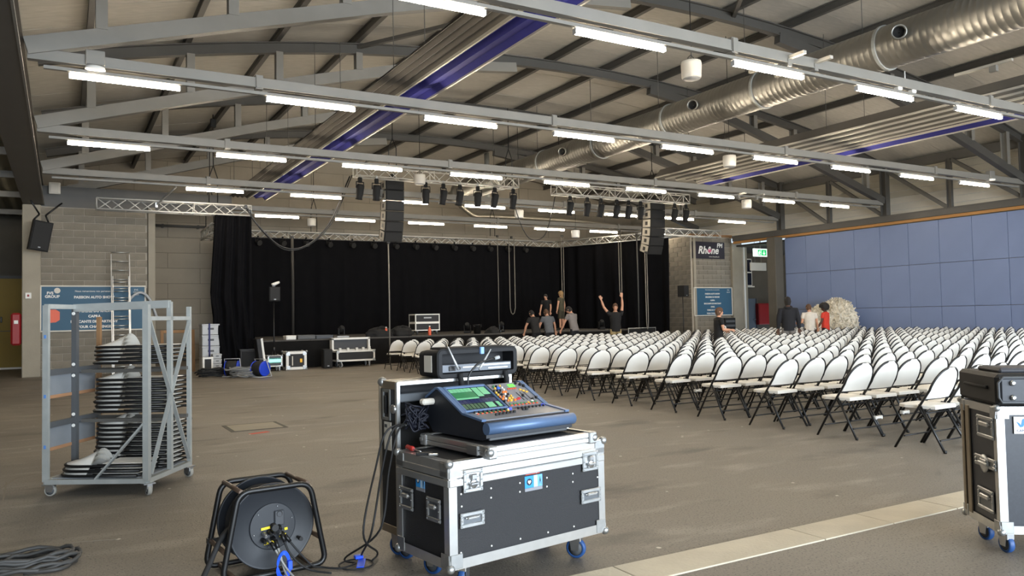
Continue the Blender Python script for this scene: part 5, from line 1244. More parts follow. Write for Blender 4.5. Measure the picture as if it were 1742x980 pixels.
P = at_depth(1221, 20.3); person('person in black T-shirt among the chairs holding a white object', P, -1.95, 1.60, (15, 15, 17), (16, 16, 18), (((-.25, .1, -1), (.3, 1, -.2), 'c'), ((.2, .1, -1), (-.2, 1, -.05), 'c')), hair=hair_br, lean=.06, headturn=-.1)
hp = Vector(P); c_ = math.cos(-1.45); s_n = math.sin(-1.45)
t = thing('white_tape_roll', 'white roll held by the person in black among the chairs', 'roll', ony(1231.5, 557.5, hp.y-.05)); m_ = MB(); m_.lathe([(.03, -.03), (.055, -.03), (.055, .03), (.03, .03)], 18, M=Matrix.Rotation(1.2, 4, 'X'), cap=False); m_.build('roll', white_p, t); m_ = MB(); m_.lathe([(.031, -.028), (.031, .028)], 14, M=Matrix.Rotation(1.2, 4, 'X'), cap=False); m_.build('core', paper, t)
P = at_depth(1341, 22.8); person('person in dark hooded jacket and grey trousers seen from behind', P, -.75, 1.89, (22, 23, 29), (120, 116, 112), (((-.2, .05, -1), (-.02, .15, -1), 'c'), ((.22, .05, -1), (.05, .15, -1), 'c')), skin=skin_dk, sleeve=1.2, hood=True, face=False)
P = at_depth(1377, 26.0); person('person in white T-shirt facing the white film heap', P, -.7, 1.70, (216, 208, 196), (60, 56, 54), (((-.15, .1, -1), (-.3, 1, -.1), 'c'), ((.15, .1, -1), (.2, .6, -.8), 'c')), hair=hair_br, headtilt=.4, headturn=.25, face=False)
P = at_depth(1404, 26.6); person('person with dark curly hair in a red T-shirt beside the film heap', P, .3, 1.69, (214, 62, 44), (34, 32, 34), (((-.15, .2, -1), (-.1, .5, -.8), 'c'), ((.15, .1, -1), (.1, .4, -1), 'c')), skin=skin_dk, hairstyle='afro', headtilt=.2, headturn=.5)
# ================================================================ MIXING DESK ON ITS CASES
A0 = Vector((1.727, 3.68, 0)); TH = math.radians(8.0); CU = Vector((math.cos(TH), math.sin(TH), 0)); CV = Vector((-math.sin(TH), math.cos(TH), 0))
def cs(u, v, w=0): return A0+CU*u+CV*v+Vector((0, 0, w))
def pv(x, y, v):                                   # photo point on the case-frame plane v -> (u, w)
    d = ray(x, y); o = EYE-A0; P = o+d*((v-o.dot(CV))/d.dot(CV)); return P.dot(CU), P.z
def pu(x, y, u):
    d = ray(x, y); o = EYE-A0; P = o+d*((u-o.dot(CU))/d.dot(CU)); return P.dot(CV), P.z
def rect_v(x0, y0, x1, y1, v=0.):
    u0, w0 = pv(x0, y1, v); u1, w1 = pv(x1, y0, v); return (u0+u1)/2, (w0+w1)/2, abs(u1-u0), abs(w1-w0)
MW_, MD_, MZ0, MTOP = 1.12, .535, .15, .70
def fr(x0, y0, x1, y1): a, z, w_, h_ = rect_v(x0, y0, x1, y1); return ('front', a-MW_/2, z, w_, h_*.9)
def lf(x0, y0, x1, y1):
    v0, w0 = pu(x0, y0, 0); v1, w1 = pu(x1, y1, 0); return ('left', (v0+v1)/2-MD_/2, (w0+w1)/2-.012, abs(v1-v0), .125)
main = flight_case('flight_case', 'large black flight case with aluminium edges carrying the mixing desk, on blue castors', (MW_, MD_, MTOP-MZ0), MZ0, cs(MW_/2, MD_/2), TH,
    handles=(fr(782, 864, 823, 902), fr(988, 826, 1021, 860), lf(681, 826, 704, 862), lf(727, 845, 751, 882)), latches=(fr(787, 792, 820, 842), fr(990, 764, 1016, 805)), edge=.05, lid=.085,
    wheels=((MW_*.36, -MD_*.3, .5), (-MW_*.36, -MD_*.3, -.9), (-MW_*.36, MD_*.3, .3), (MW_*.36, MD_*.3, 1.2)))
m_ = MB()
for q in ((785, 841), (786, 862), (836, 831), (836, 847), (885, 822), (885, 837), (931, 813), (931, 828), (975, 806), (975, 820), (1017, 812), (785, 941), (785, 956), (837, 929), (837, 944), (886, 917), (886, 932), (933, 906), (933, 921), (977, 896), (977, 909), (1019, 886), (1019, 900)):
    u, z = pv(*q, 0); m_.lathe([(.006, 0), (.005, .003), (.001, .004)], 8, M=face_M((u-MW_/2, -MD_/2+.005, z), (1, 0, 0)))
m_.build('rivets', white_p, main)
def sticker(parent, Mx, w_, h_, red_tab=True):
    m_ = MB(); m_.box((-w_*.25, 0, .001), (w_*.5, h_*.62, .002), 0, Mx); m_.box((w_*.12, 0, .001), (w_*.22, h_*.62, .002), 1, Mx); m_.box((w_*.37, 0, .001), (w_*.26, h_*.62, .002), 2, Mx)
    m_.box((0, -h_*.4, .001), (w_, h_*.16, .002), 3, Mx)
    m_.lathe([(w_*.15, .002), (w_*.15, .003)], 18, 4, Mx @ Matrix.Translation((-w_*.25, 0, 0)))
    a = w_*.09; m_.prism([(0, -a*1.1), (a, -.0), (a*.8, a*.7), (a*.35, a*.8), (0, a*.35), (-a*.35, a*.8), (-a*.8, a*.7), (-a, 0)], .003, .004, 5, Mx @ Matrix.Translation((-w_*.25, 0, 0)))
    m_.prism([(w_*.3, -h_*.25), (w_*.37, .0), (w_*.44, -h_*.25), (w_*.4, .02*h_), (w_*.37, h_*.22), (w_*.34, .02*h_)], .002, .003, 4, Mx)
    if red_tab: m_.box((-w_*.05, h_*.48, .001), (w_*.8, h_*.2, .002), 6, Mx); m_.lathe([(w_*.06, .002), (w_*.06, .003)], 10, 5, Mx @ Matrix.Translation((w_*.17, h_*.47, 0)))
    m_.build('sticker', [mat('st_blue', (40, 140, 214), .4), mat('st_pale', (176, 206, 232), .4), mat('st_mid', (104, 166, 220), .4), mat('st_grey', (132, 134, 140), .5), mat('st_navy', (16, 24, 44), .4), white_p, mat('st_red', (190, 62, 40), .4)], parent)
u, z, w_, h_ = rect_v(894, 800, 923, 838); sticker(main, face_M((u-MW_/2, -MD_/2+.006, z), (1, 0, 0)), w_, h_)
v0, z0 = pu(714, 819, 0); sticker(main, face_M((-MW_/2+.005, v0-MD_/2, z0), (0, -1, 0)), .09, .11, False)
# shallow tray (base of the desk's own case)
TU0, TU1, TV0, TV1, TZ0, TZ1 = .20, .965, -.085, .585, MTOP+.012, MTOP+.066
tray = thing('case_tray', 'shallow aluminium edged case base lying between the mixing desk and the flight case', 'case base', cs((TU0+TU1)/2, (TV0+TV1)/2, TZ0), TH)
TW, TD, THh = TU1-TU0, TV1-TV0, TZ1-TZ0
m_ = MB(); m_.box((0, 0, THh/2), (TW-.02, TD-.02, THh-.01)); m_.build('floor_panel', board_bk, tray)
m_ = MB()
for z in (.014, THh-.012):
    for y in (-1, 1): m_.box((0, y*(TD/2-.005), z), (TW, .012, .026), 0, None, .003)
    for x in (-1, 1): m_.box((x*(TW/2-.005), 0, z), (.012, TD, .026), 0, None, .003)
for y in (-1, 1): m_.box((0, y*(TD/2-.012), THh), (TW, .026, .008), 0, None, .002)
for x in (-1, 1): m_.box((x*(TW/2-.012), 0, THh), (.026, TD, .008), 0, None, .002)
m_.build('edge_profile', alu, tray)
for x in (-1, 1):
    for y in (-1, 1):
        m_ = MB(); m_.lathe([(.026*math.cos(a), .026*math.sin(a)) for a in [-PI/2+PI*k/8 for k in range(9)]], 14, M=Matrix.Translation((x*(TW/2-.006), y*(TD/2-.006), THh*.5))); m_.box((x*(TW/2-.02), y*(TD/2-.02), THh*.5), (.06, .06, THh+.014), 0, None, .006); m_.build('ball_corner', alu_d, tray)
m_ = MB(); m_.box((-TW/2-.004, -TD*.28, THh*.5), (.012, .1, THh), bev=.003); m_.build('latch_plate', chrome, tray)
# ---- the desk
CU0, CU1 = .285, .915; CWd = CU1-CU0
DZ0 = TZ1+.008
desk = thing('mixing_desk', 'blue digital mixing desk with green screen and coloured keys', 'mixing desk', cs(CU0, 0, DZ0), TH)
def Z(w): return w-DZ0
prof = [(.055, Z(.79)), (.10, Z(DZ0)), (.60, Z(DZ0)), (.70, Z(.885)), (.672, Z(.968)), (.56, Z(1.028)), (.53, Z(1.028)), (.275, Z(.900)), (.085, Z(.878)), (.055, Z(.86))]
MYZ = Matrix(((0, 0, 1, 0), (1, 0, 0, 0), (0, 1, 0, 0), (0, 0, 0, 1)))           # prism xy -> (y,z), depth -> x
m_ = MB(); m_.prism(prof, .012, CWd-.012, 0, MYZ); m_.build('body', cons_dk, desk)
for x in (0, CWd-.016):
    m_ = MB(); m_.prism(prof[:1]+prof[1:], x, x+.016, 0, MYZ); m_.build('side_panel', cons_dk, desk)
    m_ = MB()
    pp = [(.085, Z(.884)), (.275, Z(.906)), (.53, Z(1.034)), (.56, Z(1.034)), (.672, Z(.974))]
    for a_, b_ in zip(pp[:-1], pp[1:]): m_.bar((x+.008, *a_), (x+.008, *b_), .03, .012)
    m_.build('side_trim', cons_blue, desk)
m_ = MB(); m_.cyl((-.004, .05, Z(.842)), (CWd+.004, .05, Z(.842)), .033, 20); m_.build('wrist_rest', cons_blue, desk)
m_ = MB(); m_.box((CWd/2, .075, Z(.79)), (CWd-.06, .02, .035), bev=.004); m_.build('front_strip', grey_d, desk)
sl0, sl1 = Vector((0, .285, Z(.905))), Vector((0, .53, Z(1.030))); sd = (sl1-sl0).normalized(); SLn = (sl1-sl0).length; sn = Vector((1, 0, 0)).cross(sd)
def on_slope(x, s_, h=0): p = sl0+sd*s_; return Matrix(((1, sd.x, sn.x, x), (0, sd.y, sn.y, p.y+sn.y*h), (0, sd.z, sn.z, p.z+sn.z*h), (0, 0, 0, 1)))
fl0, fl1 = Vector((0, .09, Z(.880))), Vector((0, .275, Z(.9005))); fd = (fl1-fl0).normalized(); fn_ = Vector((1, 0, 0)).cross(fd)
def on_flat(x, s_, h=0): p = fl0+fd*s_; return Matrix(((1, fd.x, fn_.x, x), (0, fd.y, fn_.y, p.y+fn_.y*h), (0, fd.z, fn_.z, p.z+fn_.z*h), (0, 0, 0, 1)))
XS = .335                                                      # screen / key field split
m_ = MB(); m_.box((CWd/2, .095, .002), (CWd-.04, .18, .006), 0, on_flat(0, 0)); m_.build('fader_panel', cons_top, desk)
m_ = MB(); m_.box(((XS+CWd)/2, SLn/2, .002), (CWd-XS-.03, SLn-.005, .006), 0, on_slope(0, 0)); m_.build('key_panel', cons_top, desk)
m_ = MB(); x0, x1 = .03, XS-.01
for q in (((x0+x1)/2, .008, x1-x0, .016), ((x0+x1)/2, SLn-.008, x1-x0, .022), (x0, SLn/2, .02, SLn), (x1, SLn/2, .014, SLn)): m_.box((q[0], q[1], .006), (q[2], q[3], .014), 0, on_slope(0, 0), .004)
m_.build('screen_frame', cons_blue, desk)
m_ = MB(); m_.box(((x0+x1)/2, SLn/2, .004), (x1-x0-.02, SLn-.03, .006), 0, on_slope(0, 0)); scr = m_.build('screen', screen_d, desk)
def tiles(name, mm, cells):
    m_ = MB()
    for a, b, c, d_ in cells: m_.box((x0+.014+(a+c)/2*(x1-x0-.028), .018+(b+d_)/2*(SLn-.036), .0078), ((c-a)*(x1-x0-.028), (d_-b)*(SLn-.036), .0012), 0, on_slope(0, 0))
    m_.build(name, mm, scr)
tiles('screen_tiles', screen_g, [(.0+.1*k, .80, .092+.1*k, .96) for k in range(6)]+[(.62, .55, .78, .96), (.8, .62, .99, .96)]+[(.0, .47, .6, .53)]+[(.62, .04, .82, .26), (.9, .04, .99, .26)])
tiles('screen_tiles', screen_g2, [(.0, .54, .6, .78)])
tiles('screen_tiles', mat('screen_navy', (26, 34, 66), .3, emit=.3), [(.0+.1*k, .28, .09+.1*k, .44) for k in range(10)])
tiles('screen_tiles', mat('screen_dim', (60, 84, 60), .3, emit=.25), [(.0+.1*k, .04, .075+.1*k, .25) for k in range(6)])
kb = {}
def knob(kind, M_, m, r=.006, h=.012):
    key = (kind, m.name, r, h)
    if key not in kb:
        mm = MB()
        if kind == 'knob': mm.lathe([(r, 0), (r, h*.7), (r*.8, h)], 10)
        else: mm.box((0, 0, h/2), (r*2.4, r*1.6, h), bev=.001)
        kb[key] = mm.mesh(kind, m)
    o = link(kind, kb[key], desk); o.matrix_local = M_
amber = mat('key_amber', (236, 180, 60), .4); redk = mat('key_red', (186, 40, 46), .4); greenk = mat('key_green', (64, 128, 78), .4); rust = mat('key_rust', (200, 84, 50), .4); bluek = mat('key_blue', (66, 86, 216), .3, emit=.4); whitek = mat('key_white', (222, 218, 208), .4)
for k in range(8):                                             # left bank
    x = .07+.031*k
    knob('knob', on_flat(x, .172, .005), black, .0065); knob('key', on_flat(x, .155, .005), greenk if k else whitek, .006, .006); knob('key', on_flat(x, .14, .005), rust if k < 7 else amber, .006, .006)
for k in range(6): knob('fader_cap', on_flat(.15+.029*k, .07+.004*k, .005), black, .007, .014)
knob('knob', on_flat(.325, .17, .005), bluek, .011, .012); knob('knob', on_flat(.305, .165, .005), whitek, .007, .009)
for k in range(8):                                             # right bank
    x = .37+.028*k
    knob('key', on_slope(x, .035, .005), greenk if k != 5 else amber, .006, .006); knob('key', on_slope(x, .02, .005), rust, .006, .006); knob('knob', on_flat(x+.012, .165, .005), black, .0065)
knob('knob', on_flat(.585, .178, .005), bluek, .011, .012); knob('key', on_slope(.55, .05, .005), whitek, .007, .006)
for k in range(2): knob('fader_cap', on_flat(.385+.025*k, .12, .005), black, .007, .014)
rnd = random.Random(4)
pal = [black, black, black, amber, ochre_pl, whitek, greenk, black, amber]
for r_ in range(8):
    for c_ in range(4):
        if rnd.random() < .85: knob('knob' if rnd.random() < .6 else 'key', on_slope(.35+.026*c_+rnd.uniform(-.004, .004), .07+.024*r_, .005), rnd.choice(pal), .0065, .011)
for k in range(3): knob('led_strip', on_slope(.50+.017*k, SLn-.03, .005), led_g, .006, .004)
for k in range(3): knob('led_strip', on_slope(.50+.017*k, SLn-.047, .005), led_g, .006, .004)
for k in range(4): knob('key', on_slope(.47+.018*k, SLn-.075, .005), rust, .006, .006)
knob('knob', on_slope(.40, SLn-.06, .005), mat('knob_blue', (60, 110, 210), .3), .011, .012)
for a, b in ((.565, SLn-.02), (.585, SLn-.04), (.60, SLn-.06), (.56, .06), (.6, .075), (.52, .11)): knob('knob', on_slope(a, b, .005), black, .009, .014)
for a, b in ((.58, .15), (.565, .165), (.55, .18)): knob('key', on_slope(a, b, .005), amber, .007, .006)
for a, b in ((.46, .08), (.475, .088)): knob('key', on_slope(a, b, .005), redk, .008, .006)
m_ = MB()
for k in range(3): m_.box((.50+.028*k, .11, .006), (.003, .09, .003), 0, on_slope(0, 0))
m_.build('fader_slot', black, desk)
m_ = MB(); m_.box((CWd-.03, .064, Z(.79)), (.014, .012, .014)); m_.build('socket', white_p, desk)
m_ = MB(); m_.box((-.035, .60, Z(.955)), (.09, .05, .035), bev=.01); m_.build('white_plug', paper, desk)
P0 = cs(*[.36, .56], 1.03); pts = [(796, 658), (797.5, 640), (811, 621), (829, 613), (841, 610)]
P = [A0+CU*pv(x, y, .56)[0]+CV*.56+Vector((0, 0, pv(x, y, .56)[1])) for x, y in pts]; P = [desk.matrix_basis.inverted() @ p if False else p for p in P]
lamp = thing('gooseneck_lamp', 'thin black gooseneck lamp plugged into the back of the mixing desk', 'lamp', P[0]); m_ = MB(); m_.tube(smooth_path([p-P[0]-(Vector((0, 0, .03)) if i == 0 else Vector()) for i, p in enumerate(P)]), .0065, 8); m_.build('gooseneck', black, lamp)
m_ = MB(); m_.tube([P[-1]-P[0], P[-1]-P[0]+Vector((.035, .0, .008))], .011, 10); m_.build('head', grey_pl, lamp)
# ---- case lid standing behind, open toward the desk
LU0, LU1, LV0, LV1, LZ0, LZ1 = .115, .985, .735, .925, .16, 1.07
lid = thing('open_case', 'tall open case shell with bright edges standing behind the mixing desk', 'case lid', cs((LU0+LU1)/2, (LV0+LV1)/2), TH)
LW, LD, LH = LU1-LU0, LV1-LV0, LZ1-LZ0; zc = (LZ0+LZ1)/2
m_ = MB(); m_.box((0, LD/2-.006, zc), (LW, .012, LH)); m_.box((-LW/2+.006, 0, zc), (.012, LD, LH)); m_.box((LW/2-.006, 0, zc), (.012, LD, LH)); m_.box((0, 0, LZ1-.006), (LW, LD, .012)); m_.box((0, 0, LZ0+.006), (LW, LD, .012)); m_.build('shell', board_bk, lid)
m_ = MB()
for x in (-1, 1): m_.box((x*(LW/2-.008), -LD/2, zc), (.028, .024, LH+.004), 0, None, .004)
for z in (LZ0+.01, LZ1-.008): m_.box((0, -LD/2, z), (LW, .024, .028), 0, None, .004)
m_.box((0, -LD/2+.03, LZ1+.002), (LW, .06, .008), 0, None, .002)
m_.build('front_rim', alu, lid)
m_ = MB()
for x in (-1, 1):
    for z in (LZ0, LZ1): m_.box((x*(LW/2), 0, z+(.02 if z == LZ0 else -.02)), (.01, LD, .05), 0, None, .003)
    m_.box((x*(LW/2), LD/2, zc), (.03, .012, LH), 0, None, .003)
m_.box((0, LD/2-.02, LZ1), (LW, .05, .01), 0, None, .003); m_.build('edge_profile', mat('edge_bronze', (150, 138, 120), .4, .7), lid)
m_ = MB(); m_.box((0, -.01, LZ1-.10), (LW-.05, LD-.06, .05), bev=.006); m_.build('foam_bar', mat('foam_grey', (92, 96, 100), .9), lid)
m_ = MB(); m_.box((0, .03, LZ1-.5), (LW-.05, LD-.1, .55), bev=.01); m_.build('foam_block', black_m, lid)
for x in (-1, 1):
    m_ = MB(); m_.lathe([(.03*math.cos(a), .03*math.sin(a)) for a in [-PI/2+PI*k/8 for k in range(9)]], 12, M=Matrix.Translation((x*(LW/2-.006), LD/2-.006, LZ1-.006))); m_.build('ball_corner', alu_d, lid)
Mx = face_M((-LW/2-.001, .02, .93), (0, -1, 0)); m_ = MB()
for q in ((0, .085, .09, .02), (0, -.085, .09, .02), (-.04, 0, .02, .19), (.04, 0, .02, .19)): m_.box((q[0], q[1], .004), (q[2], q[3], .01), 0, Mx, .003)
m_.box((0, 0, .001), (.07, .16, .004), 1, Mx); m_.box((0, 0, .01), (.02, .11, .014), 1, Mx, .004); m_.build('handle_dish', [alu_d, black], lid)
m_ = MB(); m_.box((0, -.075, .01), (.05, .03, .016), 0, face_M((-LW/2-.001, 0, .95), (0, 0, 1), (0, -1, 0)), .003); m_.lathe([(.028, 0), (.028, .012), (.012, .02)], 14, M=face_M((-LW/2-.001, -.07, .91), (0, -1, 0))); m_.build('butterfly_latch', chrome, lid)
m_ = MB(); m_.box((0, 0, .002), (.085, .17, .004), 0, face_M((-LW/2-.001, .01, .74), (0, -1, 0))); m_.box((-.02, .06, .0045), (.03, .02, .002), 1, face_M((-LW/2-.001, .01, .74), (0, -1, 0))); m_.build('paper_label', [paper, grey_d], lid)
for x in (-.36, .36):
    for y in (-.05, .05): castor(lid, x, y, .3, LZ0, .06)
# ---- soft rack bag with wireless receiver on top of the lid
BU0, BW = pv(745, 620, LV0-.02)[0], pv(877, 610, LV0-.02)[0]-pv(745, 620, LV0-.02)[0]
BZ0 = LZ1+.008; BH = .17; BD = .24
bag = thing('rack_bag', 'black soft rack bag with open front standing on the tall open case', 'bag', cs(BU0+BW/2, LV0-.03+BD/2, BZ0), TH)
def rring(w_, h_, r, y, n=5):
    out = []
    for sx, sz, a0 in ((1, 1, 0), (-1, 1, PI/2), (-1, -1, PI), (1, -1, 1.5*PI)):
        for k in range(n+1): a = a0+PI/2*k/n; out.append((sx*(w_/2-r)+r*math.cos(a), y, h_/2+sz*(h_/2-r)+r*math.sin(a)))
    return out
m_ = MB(); ringsr = [rring(BW, BH, .03, -BD/2), rring(BW+.006, BH+.004, .035, -BD/4), rring(BW+.004, BH+.002, .035, BD/4), rring(BW-.01, BH-.006, .03, BD/2), rring(BW*.5, BH*.5, .02, BD/2)]
ringsr[-1] = [(x, y, z+BH*.25) for x, y, z in ringsr[-1]]
inner = [rring(BW-.05, BH-.045, .01, -BD/2), rring(BW-.05, BH-.045, .01, -BD/2+.12)]; inner = [[(x, y, z+.0225) for x, y, z in r_] for r_ in inner]
allr = [inner[1], inner[0]]+ringsr; nn = len(allr[0]); vs = [p for r_ in allr for p in r_]; fs = [(i*nn+k, i*nn+(k+1) % nn, (i+1)*nn+(k+1) % nn, (i+1)*nn+k) for i in range(len(allr)-1) for k in range(nn)]
fs.append(tuple(range(nn))); fs.append(tuple((len(allr)-1)*nn+k for k in range(nn))[::-1]); m_.add(vs, fs, 0, False); m_.build('padded_shell', mat('bag_nylon', (17, 18, 22), .7, 0, .2, 30), bag)
m_ = MB(); m_.tube(rring(BW+.004, BH+.004, .035, -BD/2+.012), .009, 6, closed=True); m_.build('piping', black_m, bag)
m_ = MB(); m_.box((0, -.02, BH+.006), (BW*.8, BD*.8, .02), bev=.008); m_.build('top_flap', black_m, bag)
m_ = MB(); m_.box((-BW/2-.004, .0, BH*.5), (.006, .09, BH*.62), bev=.002); m_.build('paper_label', paper, bag)
m_ = MB(); m_.box((BW*.03, -BD/2-.006, BH-.01), (.028, .02, .045), bev=.003); m_.build('blue_tag', mat('tag_blue', (130, 170, 226), .5), bag)
for x in (-.15, .2):
    m_ = MB(); m_.tube(smooth_path([(x*BW/.6, -BD/2-.004, .02), (x*BW/.6+.0, -BD/2-.02, -.05), (x*BW/.6-.02*(1 if x > 0 else 0), -BD/2-.015, -.13)]), .018, 6); m_.build('carry_strap', black_m, bag)
rec = thing('wireless_receiver', 'grey wireless receiver with two antennas inside the open rack bag', 'receiver', cs(BU0+BW/2, LV0-.03+.03, BZ0+.024), TH)
m_ = MB(); m_.box((0, .02, .03), (BW-.07, .07, .05), bev=.003); m_.build('chassis', mat('rec_grey', (104, 108, 114), .45, .4), rec)
m_ = MB(); m_.box((-.05, -.017, .034), (.14, .004, .008)); m_.box((.15, -.017, .042), (.22, .004, .01)); m_.box((.16, -.017, .02), (.16, .004, .008)); m_.build('white_bars', white_p, rec)
m_ = MB(); m_.box((-.2, -.018, .03), (.05, .006, .03), bev=.002); m_.lathe([(.012, 0), (.01, .012)], 12, M=face_M((-.15, -.016, .03), (1, 0, 0))); m_.build('display_and_knob', black, rec)
for (xb, yb), (xt, yt) in (((780, 629), (762, 590)), ((815, 629), (835, 594))):
    vv = LV0-.05; a = A0+CU*pv(xb, yb, vv)[0]+CV*vv+Vector((0, 0, pv(xb, yb, vv)[1])); b = A0+CU*pv(xt, yt, vv)[0]+CV*vv+Vector((0, 0, pv(xt, yt, vv)[1])); Mi = Matrix.LocRotScale(rec.location, rec.rotation_euler, None).inverted()
    m_ = MB(); m_.tube([Mi @ a, Mi @ (a*.8+b*.2), Mi @ b], [.0075, .0085, .0035], 8); m_.build('antenna', mat('antenna_grey', (186, 188, 188), .4, .3), rec)
# ---- tool, cloth, cables at the desk
P = Vector((0, 0, 0)); q0, q1 = onz(692, 760, MTOP+.02), onz(712, 767, MTOP+.02); dv = (q1-q0).normalized()
t = thing('screwdriver', 'screwdriver with red handle lying on the flight case lid', 'screwdriver', q0); t.rotation_euler = (0, 0, math.atan2(dv.y, dv.x)); t.location.z = MTOP+.02
m_ = MB(); RX = Matrix.Rotation(PI/2, 4, 'Y'); m_.lathe([(.008, 0), (.014, .01), (.012, .04), (.015, .08), (.009, .1)], 12, M=RX); m_.build('handle', mat('handle_red', (176, 42, 36), .4), t); m_ = MB(); m_.lathe([(.004, .1), (.004, .19), (.003, .2)], 8, M=RX); m_.build('shaft', chrome, t)
q0 = onz(722, 772, MTOP+.02); t = thing('multi_tool', 'dark pocket tool lying beside the screwdriver', 'tool', (q0.x, q0.y, MTOP+.008)); m_ = MB(); m_.box((0, 0, .012), (.09, .022, .02), 0, Matrix.Rotation(-.5, 4, 'Z'), .004); m_.build('body', black, t); m_ = MB(); m_.box((.05, -.03, .012), (.05, .012, .012), 0, Matrix.Rotation(-.5, 4, 'Z') , .003); m_.build('blade', chrome, t)
P = cs(.18, .66, .80); t = thing('cable_bundle', 'tangled dark blue cable bundle behind the left end of the desk', 'cable', P); rnd = random.Random(9)
for k in range(16):
    m_ = MB(); m_.tube(smooth_path([(rnd.uniform(-.05, .09), rnd.uniform(-.05, .05), rnd.uniform(-.02, .14)) for _ in range(6)]), .0055, 6); m_.build('cable_loop', mat('navy_cable', (18, 20, 34), .6) if 'navy_cable' not in MATS else MATS['navy_cable'], t)
def cable(label, pts, r=.006, m=rubber, name='cable', cat='cable', plug=True, group=None):
    pts = [Vector(p) for p in pts]; t = thing(name, label, cat, pts[0], group=group); m_ = MB(); m_.tube(smooth_path([p-pts[0] for p in pts], 8), r, 8); m_.build('sheath', m, t)
    if plug: m_ = MB(); d_ = (pts[1]-pts[0]).normalized(); m_.tube([(0, 0, 0), d_*.05], r*1.8, 8); m_.build('plug', black, t)
    return t
coil_c = onz(606, 962)
for i, (lb, off) in enumerate((('left', -.03), ('middle', 0.), ('right', .03))):
    e = cs(-.02-.02*i, .50+off, .9); cable(f'thin black cable hanging from the desk down to the floor, {lb} of three', [cs(.15, .66, .83), cs(.04-.02*i, .62+off, .80), cs(-.06-.01*i, .58+off*2, .60), cs(-.16-.05*i, .45, .30), coil_c+Vector((.1*i-.05, .05, .04)), coil_c+Vector((.05*i, 0, .012))], .006, group='cables from the desk')
# ================================================================ BIG CABLE DRUM
RA = math.radians(5)
RB = Vector((1.055, 4.60, 0))
drum = thing('cable_drum', 'large black stage cable drum in a tubular steel frame', 'cable reel', (RB.x, RB.y-.02, 0), RA)
def frame_loop(y): 
    c = [(-.30, .02), (.30, .02), (.205, .50), (-.205, .50)]; out = []
    for i, (x, z) in enumerate(c):
        p, q, n_ = Vector(c[i-1]), Vector((x, z)), Vector(c[(i+1) % 4]); a, b = (p-q).normalized(), (n_-q).normalized(); r_ = .07
        for k in range(7): t_ = k/6; v = (q+a*r_)*(1-t_)**2+q*2*t_*(1-t_)+(q+b*r_)*t_*t_; out.append((v.x, y, v.y))
    return out
for y, n_ in ((0, 'front_frame'), (.36, 'rear_frame')): m_ = MB(); m_.tube(frame_loop(y), .0165, 10, closed=True); m_.build(n_, black, drum)
for x, z in ((-.19, .5), (.19, .5), (-.27, .17), (.27, .17), (-.22, .02), (.22, .02)): m_ = MB(); m_.cyl((x, 0, z), (x, .36, z), .014, 10); m_.build('cross_tube', mat('worn_tube', (88, 72, 60), .4, .4) if 'worn_tube' not in MATS else MATS['worn_tube'], drum)
m_ = MB(); m_.box((0, .36, .47), (.1, .03, .05), bev=.005); m_.build('catch_plate', black, drum)
MYd = Matrix.Rotation(PI/2, 4, 'X'); zc = .272; R_ = .245
for y in (.055, .305):
    m_ = MB(); m_.lathe([(.02, 0), (R_-.012, 0), (R_-.006, .006), (R_, .004), (R_, -.012), (R_-.01, -.014), (.02, -.012)], 56, M=Matrix.Translation((0, y, zc)) @ MYd, cap=False); m_.build('flange', mat('drum_black', (36, 39, 44), .5, 0, .1, 8) if 'drum_black' not in MATS else MATS['drum_black'], drum)
m_ = MB()
for k in range(9): y = .085+.024*k; m_.lathe([(.195, -.011), (.206, -.006), (.208, 0), (.206, .006), (.195, .011)], 40, M=Matrix.Translation((0, y, zc)) @ MYd, cap=False)
m_.build('wound_cable', rubber, drum)
m_ = MB(); m_.cyl((0, -.0, zc), (0, .36, zc), .02, 12); m_.bar((-.29, .36, .17), (.29, .36, .17), .03, .03); m_.build('axle', black, drum)
m_ = MB(); m_.lathe([(.13, -.001), (.132, .003), (.128, .003), (.02, .0035)], 40, M=Matrix.Translation((0, .05, zc)) @ MYd, cap=False); m_.build('hub_plate', mat('hub_grey', (39, 42, 47), .5), drum)
FM = face_M((0, .046, zc), (1, 0, 0))
m_ = MB(); m_.box((.035, .045, .006), (.055, .085, .014), 0, FM, .004); m_.lathe([(.018, .013), (.014, .0135), (.013, .008)], 16, 1, FM @ Matrix.Translation((.035, .068, 0)), cap=False); m_.build('power_socket', [mat('socket_grey', (58, 60, 64), .5), black], drum)
for x, y, w_ in ((-.035, .0, .07), (.05, -.062, .04), (.072, -.03, .018), (-.03, -.085, .06)): m_ = MB(); m_.box((x, y, .005), (w_, .014, .003), 0, FM @ Matrix.Rotation(.08, 4, 'Z')); m_.build('yellow_tape', yel, drum)
for k, (x, y) in enumerate(((-.055, -.03), (-.025, -.025), (-.005, -.02), (.03, -.035), (.05, -.045), (-.06, -.065), (-.03, -.07), (-.005, -.06), (.03, .0))):
    m_ = MB(); m_.lathe([(.013, 0), (.013, .02), (.009, .028), (.008, .05)], 12, 0, FM @ Matrix.Translation((x, y, .004)) @ Matrix.Rotation(.2, 4, 'X')); m_.build('connector', black if k % 3 else chrome, drum)
m_ = MB(); m_.lathe([(.008, 0), (.008, .03), (.012, .034), (.012, .06)], 10, M=FM @ Matrix.Translation((.145, -.085, 0))); m_.build('crank_peg', black, drum)
m_ = MB()
for a in range(6): m_.lathe([(.004, .003), (.002, .006)], 6, M=FM @ Matrix.Translation((.115*math.cos(a*PI/3+.3), .115*math.sin(a*PI/3+.3), 0)))
m_.build('rivets', grey_pl, drum)
Wd = Matrix.LocRotScale(drum.location, drum.rotation_euler, None); Wp = lambda x, y, z: Wd @ Vector((x, y, z))
